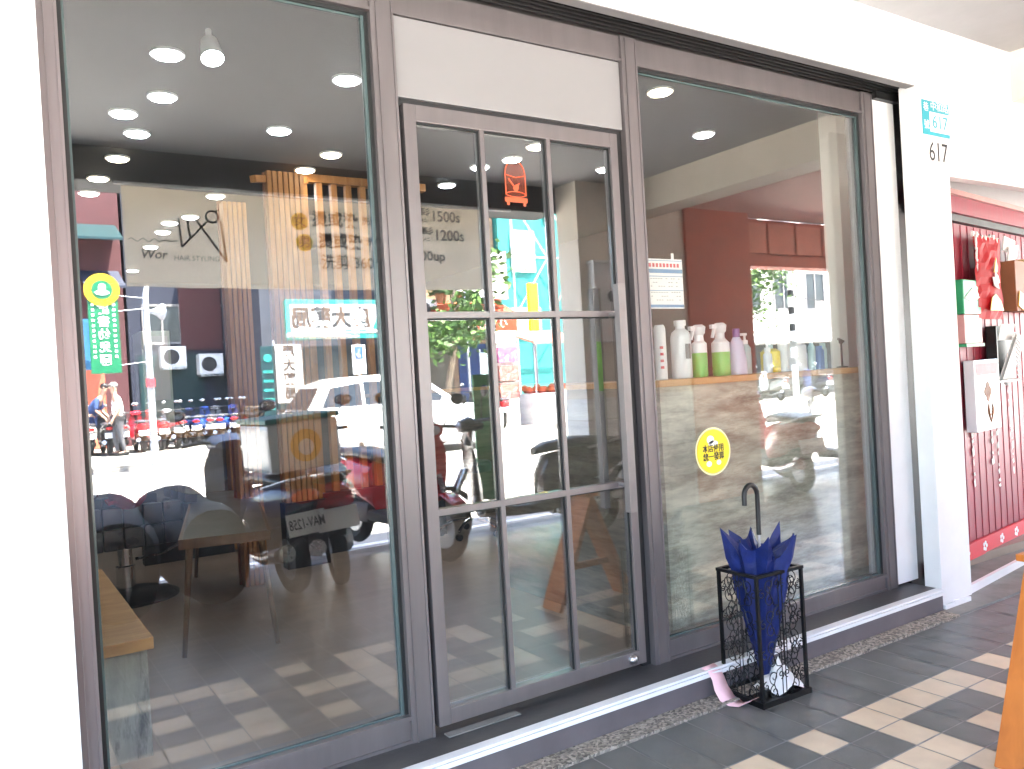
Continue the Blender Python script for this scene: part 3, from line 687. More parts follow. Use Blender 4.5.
b.xf(Matrix.Translation((0,-.062,0))); b.build('line_drawing', K['brown'], t)
t = on_door('tan_card_box', 'tan cardboard holder with a purple photo on the crimson door', 'box', 1.38, 1.72)
MB().box((-.24,-.09,-.17),(-.02,0,.15)).build('side_flap', K['brown'], t, bevel=.004); MB().box((-.018,-.10,-.17),(.35,0,.17)).build('body', K['tan'], t, bevel=.005)
MB().box((.02,-.103,-.02),(.35,-.1005,.12)).build('photo', K['magenta'], t)
b = MB(); b.obox((-.12,-.096,-.12),(.2,.006,.1),(0,.3,0)); b.build('orange_tag', K['gold'], t)
t = on_door('wrapped_cards', 'clear wrapped white cards tucked beside the red packet', 'cards', 1.27, 1.96)
b = MB(); b.obox((0,-.02,.02),(.2,.01,.09),(.1,.1,0)); b.obox((.03,-.03,-.03),(.17,.01,.09),(.2,-.15,0)); b.build('card', K['paper'], t)

# ------------------------------------------------------------------ orange A-frame board
ab = thing('trestle', 'orange varnished wooden trestle standing on the tiles at the far right', 'trestle', (2.62,-1.13,.003))
Lb = .66; ang = math.atan2(.255,.59); wA = 2*Lb*math.sin(ang); hA = Lb*math.cos(ang)
for sg, xo in ((1,0),(-1,wA)):
    b = MB(); b.box((-.014,-.17,.0),(.014,0,Lb)); b.xf(Matrix.Translation((xo,0,0)) @ Matrix.Rotation(sg*ang, 4, 'Y')); b.build('leg', K['orange_wood'], ab, bevel=.003)
MB().box((wA/2-.05,-.19,hA+.0065),(wA/2+.05,.012,hA+.03)).build('top_bar', K['orange_wood'], ab, bevel=.004)
MB().box((.10,-.10,.20),(wA-.10,-.075,.235)).build('cross_rail', K['orange_wood'], ab)

# ------------------------------------------------------------------ salon interior
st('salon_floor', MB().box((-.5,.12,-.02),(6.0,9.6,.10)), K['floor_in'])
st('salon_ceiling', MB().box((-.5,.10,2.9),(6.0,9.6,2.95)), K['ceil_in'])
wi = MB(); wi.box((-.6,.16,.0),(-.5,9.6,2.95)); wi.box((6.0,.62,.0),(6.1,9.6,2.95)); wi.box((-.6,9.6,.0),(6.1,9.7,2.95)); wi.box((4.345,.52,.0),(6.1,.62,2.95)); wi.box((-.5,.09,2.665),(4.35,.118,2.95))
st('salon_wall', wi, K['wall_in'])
b = MB(); b.lathe([(.068,0),(.068,-.012),(.088,-.014),(.088,.0)], (0,0,0), 24)
dl = thing('downlight', 'round white downlight in the salon ceiling', 'ceiling light', (0,0,2.898), 0, 'downlights in the salon ceiling')
MB().lathe([(.076,-.012),(.076,0)], (0,0,0), 24).build('trim', K['white'], dl); MB().lathe([(.060,-.0125),(.058,-.020),(.03,-.021)], (0,0,0), 24).build('lamp', K['led'], dl)
lights = [(.81,1.49),(1.67,1.46),(.89,2.07),(.75,2.42),(.87,2.76),(1.61,2.40),(2.08,2.78),(.84,3.35),(2.05,3.22),(2.02,3.81),(.79,3.92),(.78,4.40),
          (3.32,2.44),(3.21,2.71),(3.30,2.10),(4.17,2.42),(3.24,3.28),(3.34,.92),(4.22,1.43),(1.66,4.21),(1.64,5.06),(1.53,5.37),(1.55,5.82),(1.58,6.67),(1.66,8.41)]
dl.location = (*lights[0], 2.898)
warm = copy_tree(dl); warm['label'] = 'round warm white downlight in the salon ceiling'
for ch in [q for q in bpy.data.objects if q.parent == warm and q.name.startswith('lamp')]:
    ch.data = ch.data.copy(); ch.data.materials[0] = K['led_warm']
for i, (x, y) in enumerate(lights[1:]):
    if (x, y) == (.84,3.35): warm.location = (x, y, 2.898); continue
    c = copy_tree(warm if (x, y) in ((3.34,.92),(2.08,2.78),(2.05,3.22),(3.30,2.10),(.79,3.92)) else dl); c.location = (x, y, 2.898)
sl_ = thing('track_spotlight', 'bright tilted spotlight under the salon ceiling near the left window', 'spotlight', (.92,1.17,2.9))
MB().tube([(0,0,0),(0,0,-.05)], .012, 8).build('stem', K['white'], sl_)
b = MB(); b.lathe([(.035,.0),(.05,-.10),(.046,-.10),(.03,-.02)], (0,0,0), 18); b.xf(Matrix.Translation((0,0,-.05)) @ Matrix.Rotation(rad(-25),4,'X')); b.build('housing', K['white'], sl_, smooth=True)
b = MB(); b.lathe([(.045,-.098),(.044,-.094)], (0,0,0), 18); b.xf(Matrix.Translation((0,0,-.05)) @ Matrix.Rotation(rad(-25),4,'X')); b.build('lamp', K['led'], sl_)
# bench
be = thing('window_bench', 'low bench with oak top and distressed grey board front behind left window', 'bench', (.24,.545,.10))
MB().box((-.02,-.05,.375),(.21,1.35,.415)).build('top', K['oak'], be, bevel=.003); MB().box((-.02,.0,.0),(.195,.02,.36)).build('front_panel', K['plank_v'], be)
MB().box((.175,.021,.06),(.195,1.3,.36)).build('side_panel', K['plank_v'], be); MB().box((-.02,1.3,0),(.195,1.32,.36)).build('end_panel', K['plank_v'], be)
# counter
co = thing('reception_counter', 'reception counter clad in grey planks with an oak top behind right window', 'counter', (2.53,.20,.10))
MB().box((-.045,-.05,1.135),(1.47,.30,1.165)).build('top', K['oak'], co, bevel=.003)
MB().box((-.045,.302,1.137),(.38,1.38,1.163)).build('side_top', K['oak'], co, bevel=.003)
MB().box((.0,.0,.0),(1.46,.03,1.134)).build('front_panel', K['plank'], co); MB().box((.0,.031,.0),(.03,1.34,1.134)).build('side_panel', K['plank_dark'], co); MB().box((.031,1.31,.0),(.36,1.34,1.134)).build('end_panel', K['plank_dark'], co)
lp = thing('low_plank_partition', 'low plank partition behind the black stool deep in the salon', 'partition', (2.75,3.9,.10))
MB().box((0,0,0),(1.9,.08,1.12)).build('panel', K['plank_dark'], lp); MB().box((-.02,-.02,1.121),(1.92,.1,1.15)).build('top', K['oak'], lp)
# bottles on the counter
def bottle(x, y, prof, m, label, extras=(), tilt=0, name='bottle'):
    t = thing(name, label, 'bottle', (x,y,1.2655)); b = MB().lathe(prof, (0,0,0), 18); b.build('body', m, t, smooth=True)
    for nm, mb, mm in extras: mb.build(nm, mm, t, smooth=True)
    return t
def pump(z, m=K['white']): 
    b = MB(); b.lathe([(.016,z),(.016,z+.02),(.006,z+.022),(.006,z+.045)], (0,0,0), 12); b.obox((-.018,0,z+.05),(.055,.016,.012)); return ('pump', b, m)
def trigger(z, m=K['white']):
    b = MB(); b.lathe([(.022,z),(.022,z+.022),(.03,z+.03),(.034,z+.06),(.02,z+.072)], (0,0,0), 14); b.obox((-.035,0,z+.055),(.05,.02,.02)); b.obox((-.045,0,z+.025),(.01,.014,.05),(0,.3,0)); return ('trigger', b, m)
bx = [(2.615,.27),(2.675,.36),(2.775,.30),(2.895,.30),(3.04,.30),(3.155,.30),(3.26,.34),(3.40,.30),(3.60,.30),(3.79,.30),(3.88,.34),(3.96,.28)]
b = MB(); 
for i in range(4): b.box((-.029,-.030,.05+i*.03),(-.01,-.0275,.062+i*.03))
bottle(*bx[0], [(.027,0),(.027,.235),(.02,.25)], K['white'], 'slim white bottle with red print at the left end of the counter', [('red_print', b, K['red_sticker'])])
bottle(*bx[1], [(.032,0),(.032,.15),(.02,.17),(.018,.19)], K['leather'], 'black pump bottle with a grey label on the counter', [('label', MB().lathe([(.0325,.09),(.0325,.14)],(0,0,0),18), K['pole']), pump(.19, K['black'])])
bottle(*bx[2], [(.046,0),(.048,.01),(.048,.19),(.042,.215),(.022,.232),(.022,.245),(.028,.246),(.028,.272)], K['white'], 'large white shampoo bottle, tallest on the counter', [('small_print', MB().box((-.02,-.0492,.09),(.012,-.048,.16)), K['grey_ink'])])
bottle(*bx[3], [(.034,0),(.036,.01),(.036,.115)], K['green_liquid'], 'spray bottle of green lotion beside the tall white shampoo bottle', [('upper_body', MB().lathe([(.0362,.1151),(.036,.16),(.024,.172),(.024,.18)],(0,0,0),18), K['white']), trigger(.178)])
bottle(*bx[4], [(.042,0),(.044,.01),(.044,.115)], K['green_liquid'], 'wider spray bottle of green lotion, second from the tall white bottle', [('upper_body', MB().lathe([(.0442,.1151),(.044,.16),(.026,.178),(.024,.185)],(0,0,0),18), K['white']), trigger(.185)])
bottle(*bx[5], [(.046,0),(.044,.08),(.03,.16),(.018,.185)], K['lilac'], 'tapered lilac bottle with a purple cap on the counter', [('cap', MB().lathe([(.018,.1855),(.018,.225),(.014,.228)],(0,0,0),14), K['purple'])])
bottle(*bx[6], [(.03,0),(.03,.13),(.015,.15)], K['aqua'], 'small clear pump bottle beside the purple capped bottle', [pump(.15)])
bottle(*bx[7], [(.05,0),(.05,.105),(.03,.12)], K['yellow'], 'short bottle of yellow liquid on the counter', [pump(.12, K['aqua'])])
bottle(*bx[8], [(.055,0),(.055,.13),(.03,.15)], K['white'], 'wide white tub bottle right of the yellow bottle', [pump(.15)])
bottle(*bx[9], [(.028,0),(.028,.10),(.02,.11),(.02,.125)], K['blue_sign'], 'small bright blue bottle near the right end of the counter')
bottle(*bx[10], [(.022,0),(.022,.105),(.016,.12),(.016,.14)], K['aqua'], 'small aqua glass bottle beside the blue bottle')
bottle(3.33, .26, [(.022,0),(.022,.09),(.012,.105)], K['white'], 'tiny white pump bottle just right of the clear pump bottle', [pump(.105)])
bottle(3.50, .30, [(.026,0),(.026,.15),(.018,.165),(.018,.185)], K['white'], 'slender white bottle between the yellow bottle and the white tub')
bottle(3.69, .27, [(.020,0),(.020,.12),(.010,.135),(.010,.155)], K['aqua'], 'narrow pale glass bottle right of the white tub bottle')
bottle(3.735, .35, [(.03,0),(.03,.08),(.026,.09)], K['lilac'], 'short lilac jar behind the small blue bottle')
t = thing('candle_stand', 'thin black metal stand at the right end of the counter', 'stand', (bx[11][0],bx[11][1],1.2655))
MB().lathe([(.03,0),(.03,.006),(.006,.01),(.005,.13),(.012,.135),(.012,.15)],(0,0,0),14).build('stem', K['black_wire'], t); MB().obox((0,0,.15),(.05,.01,.01),(0,.3,0)).build('cross_arm', K['black_wire'], t)
# styling chair
ch = thing('styling_chair', 'black quilted leather styling chair on a round black base', 'chair', (.70,3.05,.10), rad(4))
MB().lathe([(.30,0),(.30,.012),(.26,.03),(.06,.04)], (0,0,0), 36).build('base_disc', K['black'], ch, smooth=True)
MB().lathe([(.055,.041),(.055,.2),(.042,.205),(.042,.345)], (0,0,0), 20).build('hydraulic_column', K['chrome'], ch, smooth=True)
MB().tube([(.05,-.05,.24),(.2,-.1,.26),(.30,-.12,.31),(.36,-.12,.30)], .009, 8).build('pump_lever', K['steel'], ch)
def quilt(name, x0, x1, y, z0, z1, nx, nz_, th):
    b = MB(); dx = (x1-x0)/nx; dz = (z1-z0)/nz_
    for i in range(nx):
        for k in range(nz_): b.box((x0+i*dx+.001,y-th/2,z0+k*dz+.001),(x0+(i+1)*dx-.001,y+th/2,z0+(k+1)*dz-.001))
    return b.build(name, K['leather'], ch, bevel=.014, smooth=True)
MB().box((-.27,-.25,.345),(.25,.25,.47)).build('seat', K['leather'], ch, bevel=.03, smooth=True)
quilt('armrest', -.28,.27,-.29,.35,.60,5,2,.075); quilt('armrest', -.28,.27,.29,.35,.60,5,2,.075)
b = MB(); 
for k in range(3):
    for j in range(3): b.box((.22,-.25+j*.168,.47+k*.135),(.30,-.085+j*.168,.60+k*.135))
b.xf(Matrix.Rotation(rad(8),4,'Y')); b.build('backrest', K['leather'], ch, bevel=.016, smooth=True)
b = MB(); b.box((.19,-.30,.66),(.31,.30,.90)); b.xf(Matrix.Rotation(rad(9),4,'Y')); b.build('plastic_cover', K['plastic_film'], ch, bevel=.03, smooth=True)
for sy in (-.29,.29): MB().tube([(-.27,sy,.60),(-.15,sy,.72),(.0,sy,.78),(.25,sy,.79),(.33,sy,.70)], .014, 8).build('arm_tube', K['chrome'], ch, smooth=True)
MB().tube([(-.2,0,.34),(-.42,0,.22),(-.5,0,.12)], .012, 8).build('footrest_arm', K['chrome'], ch); b = MB(); b.tube([(-.52,-.2,.12),(-.52,.2,.12)], .016, 10); b.build('footrest_bar', K['chrome'], ch)
# table
tb_ = thing('side_table', 'low beige topped table with splayed oak legs beside the styling chair', 'table', (1.155,2.40,.10), rad(-13.5))
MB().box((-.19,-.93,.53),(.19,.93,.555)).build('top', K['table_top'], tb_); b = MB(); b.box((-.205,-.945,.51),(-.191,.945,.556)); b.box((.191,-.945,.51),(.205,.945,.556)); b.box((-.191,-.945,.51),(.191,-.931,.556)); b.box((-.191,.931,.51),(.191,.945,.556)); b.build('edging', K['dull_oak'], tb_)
for sx, sy in ((-1,-1),(1,-1),(-1,1),(1,1)): MB().tube([(sx*.16,sy*.84,.529),(sx*.21,sy*.90,.0)], [.018,.011], 10).build('leg', K['dull_oak'], tb_)
# partition with slats
hp_ = thing('half_partition', 'half height styling partition with an oak top rail', 'partition', (.95,4.0,.10))
MB().box((0,0,.91),(.62,.10,.965)).build('top_rail', K['oak'], hp_); MB().box((.02,.02,.22),(.60,.08,.905)).build('panel', K['mirror'], hp_); MB().box((.0,.0,0),(.64,.1,.21)).build('skirting', K['metal_dark'], hp_)
b = MB()
for i in range(6): b.box((.645+i*.03,-.01,.02),(.669+i*.03,.11,.985))
b.build('slat_end', K['slat'], hp_)
wk = thing('white_cabinet', 'tall pale green-white cabinet standing behind the half partition', 'cabinet', (1.16,4.35,.10))
MB().box((-.09,0,0),(.12,.4,1.74)).build('body', K['pale'], wk, bevel=.004); MB().box((-.05,-.012,1.2),(.10,-.001,1.70)).build('door', K['white'], wk)
sc_ = thing('slat_column', 'narrow column of closely set vertical pine slats', 'slat screen', (1.34,2.75,.10))
b = MB()
for i in range(5): b.box((i*.03,0,.0),(.022+i*.03,.09,2.42))
b.build('slat', K['slat'], sc_); MB().box((-.01,.095,0),(.155,.12,2.44)).build('backing', K['brown'], sc_)
sc_ = thing('slat_column', 'wider column of closely set pine slats left of the slat screen', 'slat screen', (1.72,3.05,.10))
b = MB()
for i in range(7): b.box((i*.038,0,.45),(.029+i*.038,.06,2.72))
b.build('slat', K['slat'], sc_); MB().box((-.01,.062,.45),(.27,.085,2.72)).build('backing', K['brown'], sc_); MB().box((-.02,-.02,0),(.28,.09,.448)).build('plinth', K['metal_dark'], sc_)
ss = thing('slat_screen', 'tall open pine slat screen from plinth to ceiling behind left window', 'slat screen', (2.06,3.35,.10))
b = MB()
for i in range(9): b.box((i*.115,0,.45),(.045+i*.115,.05,2.74))
b.build('slat', K['slat'], ss); MB().box((-.02,-.01,2.742),(1.02,.06,2.80)).build('top_rail', K['slat'], ss); MB().box((-.02,-.03,0),(1.02,.08,.448)).build('plinth', K['metal_dark'], ss)
b = MB(); b.obox((-.20,-.15,2.70),(.60,.05,.045),(0,rad(-10),rad(35))); b.build('brace', K['slat'], ss)
# stool
so_ = thing('round_stool', 'black round stool on a chrome five star base', 'stool', (3.20,3.12,.10))
MB().lathe([(.17,.50),(.18,.52),(.18,.56),(.16,.58)],(0,0,0),28).build('seat', K['leather'], so_, smooth=True); MB().lathe([(.02,.12),(.02,.30),(.014,.31),(.014,.50)],(0,0,0),14).build('gas_lift', K['chrome'], so_)
b = MB()
for k in range(5): a = k*1.2566; b.tube([(0,0,.13),(.15*math.cos(a),.15*math.sin(a),.115),(.25*math.cos(a),.25*math.sin(a),.07)], .013, 8)
b.build('star_base', K['chrome'], so_)
b = MB()
for k in range(5): a = k*1.2566; b.lathe([(.026,-.015),(.026,.015)], (.25*math.cos(a),.25*math.sin(a),.027), 12, 'Y')
b.build('caster', K['black'], so_)

# ------------------------------------------------------------------ banner under the street beam
bn = thing('salon_banner', 'cream cloth banner with salon logo and price list under the street beam', 'banner', (.875,-3.46,2.08))
b = MB(); nx, nz_ = 60, 14; W_, H_ = 2.79, .68
b.poly([(W_*i/nx, .012*math.sin(i*.55)*(1-j/nz_*.6)+.02*math.exp(-((i-24.5+ (j-7)*.45)/1.2)**2)+.02*math.exp(-((i-24.5-(j-7)*.45)/1.2)**2), H_*j/nz_+.012*math.sin(i/nx*math.pi)*-1) for j in range(nz_+1) for i in range(nx+1)],
       [(j*(nx+1)+i, j*(nx+1)+i+1, (j+1)*(nx+1)+i+1, (j+1)*(nx+1)+i) for j in range(nz_) for i in range(nx)])
b.build('cloth', K['banner'], bn, smooth=True)
MB().tube([(-.05,.03,H_+.01),(W_+.3,.03,H_+.01)], .014, 10).build('hanging_rod', K['scoot_white'], bn)
YT = .045
b = MB()
for pl_ in ([(.345,.471),(.360,.271)],[(.360,.271),(.535,.455)],[(.404,.464),(.417,.336)],[(.404,.464),(.458,.471)],[(.458,.471),(.656,.176)],[(.656,.176),(.630,.466)]): b.tube([(x,YT,z) for x, z in pl_], .0075, 6)
b.tube([(.572+.042*math.cos(a*.4),YT,.492+.042*math.sin(a*.4)) for a in range(17)], .0075, 6); b.tube([(.598,YT,.528),(.62,YT,.545)], .006, 6)
b.tube([(.02+.015*i,YT,.309+.012*math.sin(i*1.3)*(1 if i < 14 else .2)) for i in range(22)], .0035, 5)
b.build('logo', K['ink'], bn)
text('lettering','Wor',.085,K['ink'],(.172,YT,.212),FRONT,bn,slant=.2,bold=.001); text('lettering','HAIR STYLING',.05,K['ink'],(.455,YT,.192),FRONT,bn,width=.30)
for xc, zc, chs in ((1.205,.495,'女'),(1.235,.338,'男')):
    o = MB().prism([(.066*math.cos(a*.3), .066*math.sin(a*.3)) for a in range(21)], 'Y', .038, .040).build('yellow_dot', K['yellow'], bn); o.location = (xc,0,zc)
    text('lettering',chs,.095,K['ink'],(xc,YT,zc),FRONT,bn,bold=.001)
text('lettering','燙或染',.125,K['ink'],(1.485,YT,.513),FRONT,bn,width=.37,bold=.003); text('lettering','洗短髮',.07,K['ink'],(1.80,YT,.52),FRONT,bn,width=.2,bold=.001)
text('lettering','燙或染',.125,K['ink'],(1.52,YT,.347),FRONT,bn,width=.36,bold=.003); text('lettering','洗短髮',.07,K['ink'],(1.83,YT,.36),FRONT,bn,width=.2,bold=.001)
text('lettering','洗剪 360',.12,K['ink'],(1.57,YT,.190),FRONT,bn,width=.42,bold=.001)
text('lettering','短髮1500s',.125,K['ink'],(2.32,YT,.590),FRONT,bn,width=.50,bold=.001); text('lettering','短髮1200s',.125,K['ink'],(2.34,YT,.435),FRONT,bn,width=.52,bold=.001); text('lettering','400up',.11,K['ink'],(2.27,YT,.262),FRONT,bn,width=.28,bold=.001)
eb = thing('meter_cabinet', 'white electric meter cabinet fixed on the beige pier', 'meter box', (4.68,-3.115,2.0))
MB().box((-.15,.0,-.42),(.17,.09,.27)).build('body', K['white'], eb, bevel=.006); MB().box((-.16,.0,.272),(.18,.10,.295)).build('rain_cap', K['white'], eb); MB().lathe([(.05,.09),(.05,.10)],(.04,0,-.02),18,'Y').build('dial_window', K['dark_plastic'], eb)
#STREET
# ------------------------------------------------------------------ scooters
def scooter(label, paint, loc, rz, plate=None, box=False, group='scooters parked along the arcade edge', lean=0, simple=False, seatmat='leather', mirrors=True):
    t = thing('scooter', label, 'scooter', loc, rz, group); t.rotation_euler = (rad(lean),0,rz)
    P = K[paint]
    MB().loft([(.36,0,.40,.12,.16),(.40,0,.55,.18,.24),(.43,0,.68,.17,.22),(.40,0,.86,.12,.12)], 16, 3).build('front_shield', P, t, smooth=True)
    MB().loft([(-.20,0,.27,.15,.05),(.10,0,.26,.16,.045),(.36,0,.29,.14,.06)], 14, 4).build('floorboard', K['dark_plastic'], t, smooth=True)
    MB().loft([(-.92,0,.66,.06,.06),(-.80,0,.63,.14,.11),(-.5,0,.57,.18,.16),(-.2,0,.50,.16,.18),(-.14,0,.42,.13,.14)], 16, 2.8).build('rear_body', P, t, smooth=True)
    MB().loft([(-.88,0,.74,.08,.03),(-.7,0,.755,.14,.045),(-.45,0,.765,.15,.05),(-.2,0,.735,.12,.045),(-.12,0,.71,.07,.03)], 16, 2.6).build('seat', K[seatmat], t, smooth=True)
    for nm, x in (('front_wheel',.66),('rear_wheel',-.60)):
        wh = MB().torus((x,0,.225),.178,.052).build(nm, K['tyre'], t, smooth=True)
        b = MB(); b.lathe([(.13,-.03),(.14,-.02),(.14,.02),(.13,.03)], (x,0,.225), 20, 'Y'); b.build('rim', K['scoot_silver'], wh)
    MB().loft([(.46,0,.40,.05,.03),(.56,0,.475,.075,.02),(.68,0,.485,.075,.02),(.82,0,.42,.06,.03)], 12, 2.5).build('front_fender', P, t, smooth=True)
    b = MB(); 
    for sy in (-.07,.07): b.tube([(.46,sy,.62),(.66,sy,.225)], .02, 8)
    b.build('fork', K['steel'], t)
    MB().loft([(-.78,0,.30,.05,.06),(-.55,.06,.28,.07,.08),(-.25,.05,.28,.07,.09)], 12, 3).build('engine', K['dark_plastic'], t, smooth=True)
    MB().tube([(-.25,-.11,.22),(-.5,-.14,.24),(-.9,-.15,.33)], [.025,.04,.055], 10).build('exhaust', K['steel'], t, smooth=True)
    hb = MB(); hb.tube([(.30,-.34,.98),(.36,-.18,.985),(.38,0,.96),(.36,.18,.985),(.30,.34,.98)], .014, 8); hb.tube([(.38,0,.96),(.42,0,.80)], .03, 8); hb.build('handlebar', K['dark_plastic'], t, smooth=True)
    MB().loft([(.30,0,.95,.10,.03),(.40,0,.965,.14,.065),(.48,0,.955,.10,.05)], 14, 2.6).build('handlebar_cover', P, t, smooth=True)
    MB().ball((.475,0,.955),.03,.075,.04).build('headlight', K['lens'], t, smooth=True)
    if mirrors:
        for sy in (-1,1):
            b = MB(); b.tube([(.34,sy*.2,.99),(.36,sy*.3,1.12),(.35,sy*.33,1.17)], .006, 6); mo = b.build('mirror', K['dark_plastic'], t)
            MB().ball((.34,sy*.34,1.20),.018,.07,.045).build('mirror_head', K['dark_plastic'], mo, smooth=True)
            MB().ball((.327,sy*.34,1.20),.008,.062,.038).build('mirror_glass', K['steel'], mo, smooth=True)
    MB().ball((-.92,0,.66),.03,.10,.045).build('tail_light', K['tail'], t, smooth=True)
    b = MB(); b.obox((-.80,0,.44),(.22,.12,.02),(0,.9,0)); b.build('rear_fender', K['dark_plastic'], t)
    pb = MB(); pb.obox((-.895,0,.49),(.004,.26,.14),(0,.25,0)); po = pb.build('number_plate', K['scoot_white'], t)
    if plate:
        o = text('plate_lettering', plate, .088, K['ink'], (-.8985,0,.488), (rad(90),0,rad(-90)), po, width=.235, bold=.001); o.rotation_euler = (rad(76),0,rad(-90)); o.location = (-.900,0,.488)
    b = MB(); b.tube([(-.55,-.13,.70),(-.95,-.11,.78),(-1.0,0,.79),(-.95,.11,.78),(-.55,.13,.70)], .011, 8); b.build('grab_rail', K['steel'], t, smooth=True)
    if box:
        b = MB(); b.box((-1.00,-.235,.83),(-.55,.235,1.13)); bx_ = b.build('cargo_box', K['scoot_white'], t, bevel=.03)
        b = MB(); b.box((-1.01,-.245,1.132),(-.54,.245,1.165)); b.build('lid', K['teal'], bx_, bevel=.012)
        b = MB(); b.lathe([(.10,0),(.10,.004)], (-1.0045,0,.98), 24, 'X'); b.build('round_emblem', K['gold'], bx_)
        b = MB(); b.lathe([(.05,0),(.05,.003)], (-1.0085,0,.97), 20, 'X'); b.build('emblem_center', K['white'], bx_)
    return t
S90 = rad(-90)
scooter('navy cargo scooter with white delivery box and teal lid parked at the arcade edge', 'scoot_navy', (1.60,-3.32,0), S90-rad(6), 'MAV-1258', box=True, lean=3)
t = scooter('red scooter with a tall clear windscreen parked beside the delivery scooter', 'scoot_red', (2.10,-3.30,0), S90+rad(12), None, lean=5)
m_, tt_, p_ = base('clear_acrylic'); p_.inputs['Alpha'].default_value = .3; p_.inputs['Roughness'].default_value = .05
b = MB(); b.poly([(.42,-.22,.98),(.42,.22,.98),(.34,.20,1.5),(.34,-.20,1.5)], [(0,1,2,3)]); b.build('windscreen', m_, t)
scooter('red scooter seen nose out next to the black scooter', 'scoot_red', (2.72,-3.45,0), S90+rad(172), None, lean=4)
scooter('black scooter parked sideways in front of the beige pier', 'scoot_black', (3.62,-2.95,0), rad(196), None, lean=-6)
scooter('red step-through scooter by the red-brown pier next door', 'scoot_red', (7.15,-3.35,0), S90+rad(24), None, lean=4)
scooter('white scooter parked behind the red-brown pier next door', 'scoot_white', (8.1,-3.05,0), rad(230), None)
def added_cover(label, x, y, rz):  # added dark shapes that block the bright road in the window reflection
    t = thing('reflection_blocker', label, 'scooter', (x,y,0), rz, 'scooters parked along the arcade edge')
    MB().loft([(-.97,0,.40,.10,.22),(-.90,0,.40,.20,.33),(-.60,0,.41,.25,.34),(-.15,0,.41,.25,.32),(.25,0,.44,.24,.36),(.42,0,.44,.27,.33),(.55,0,.42,.24,.31),(.80,0,.34,.15,.24),(.90,0,.30,.08,.16)], 22, 2.5).xf(Matrix.Diagonal((1,1,.86,1))).build('cover', K['dark_cover'], t, smooth=True)
    for nm, wx in (('front_wheel',.66),('rear_wheel',-.60)): MB().torus((wx,0,.225),.178,.052).build(nm, K['tyre'], t, smooth=True)
    return t
added_cover('added black scooter cover darkening the reflection, left end of the row', .12, -3.45, S90-rad(2))
added_cover('added black scooter cover darkening the reflection, second from the left end', .66, -3.42, S90+rad(3))
added_cover('added black scooter cover darkening the reflection next to the delivery scooter', 1.13, -3.46, S90-rad(1))
gp = thing('green_board', 'pale green upright plastic board beside the black scooter', 'board', (3.66,-3.55,0), rad(6))
MB().box((-.10,-.01,.28),(.14,.01,1.36)).build('board', mat('pale_green_board', (.18,.45,.20), .5, var=.05), gp); MB().box((-.02,-.02,0),(.04,.02,.279)).build('leg', K['steel'], gp)
hm = thing('helmet', 'glossy red round helmet resting on the styling chair armrest', 'helmet', (.70,2.76,.705))
b = MB(); b.ball((0,0,.07),.105,.12,.10); b.build('shell', K['red'], hm, smooth=True); MB().obox((-.09,0,.03),(.05,.15,.02),(0,-.2,0)).build('peak', K['red'], hm)
# ---- far rows of scooters: four painted kinds copied
lab_far = {'scoot_navy':'navy scooter parked in the row across the street','scoot_black':'black scooter parked in the row across the street','scoot_red':'red scooter with white plate in the row across the street','scoot_blue':'bright blue scooter parked in the row across the street','scoot_silver':'silver scooter parked in the row across the street','scoot_white':'white scooter parked in the row across the street'}
protos = {}
def far(paint, x, y, rz):
    if paint not in protos:
        o = scooter(lab_far[paint], paint, (x,y,0), rz, None, group='scooters parked across the street'); protos[paint] = o
    else:
        o = copy_tree(protos[paint]); o.location = (x,y,0); o.rotation_euler = (0,0,rz)
    return o
random.seed(21)
for i, (pt, x) in enumerate(zip(['scoot_white','scoot_black','scoot_silver','scoot_red','scoot_red','scoot_silver'], [2.25,2.62,3.0,3.38,3.78,4.2])): far(pt, x, -20.3+random.uniform(-.15,.15), S90+random.uniform(-.15,.15))
for i, (pt, x) in enumerate(zip(['scoot_navy','scoot_blue','scoot_silver','scoot_blue','scoot_navy','scoot_blue','scoot_black','scoot_white'], [4.75,5.1,5.45,5.8,6.15,6.5,6.85,7.2])): far(pt, x, -21.0+random.uniform(-.15,.15), S90+.45+random.uniform(-.12,.12))
for i, (pt, x) in enumerate(zip(['scoot_black','scoot_red','scoot_silver','scoot_navy'], [11.3,11.9,23.2,25.6])): far(pt, x, -16.6, S90+.3)
# bicycle
bc = thing('bicycle', 'old bicycle with a pale basket leaning by the parked scooters across the street', 'bicycle', (6.35,-18.6,0), rad(160))
for nm, x in (('front_wheel',.52),('rear_wheel',-.52)):
    wh = MB().torus((x,0,.33),.31,.018,n=28).build(nm, K['tyre'], bc); b = MB(); b.torus((x,0,.33),.29,.010,n=28)
    for k in range(10): a = k*math.pi/5; b.tube([(x,0,.33),(x+.29*math.cos(a),0,.33+.29*math.sin(a))], .003, 4)
    b.build('rim', K['steel'], wh)
b = MB(); b.tube([(-.52,0,.33),(-.1,0,.3),(-.18,0,.78),(-.52,0,.33)], .014, 8); b.tube([(-.1,0,.3),(.38,0,.75),(-.16,0,.68)], .016, 8); b.tube([(.52,0,.33),(.36,0,.95)], .014, 8); b.build('frame', K['steel'], bc)
MB().tube([(.25,-.28,.98),(.36,-.1,1.0),(.36,.1,1.0),(.25,.28,.98)], .011, 8).build('handlebar', K['steel'], bc)
MB().loft([(-.32,0,.82,.08,.03),(-.15,0,.83,.06,.025),(-.03,0,.83,.02,.02)], 10).build('saddle', K['leather'], bc, smooth=True)
b = MB(); b.box((.40,-.18,.72),(.72,.18,.98)); b.build('basket', K['table_top'], bc, bevel=.02)
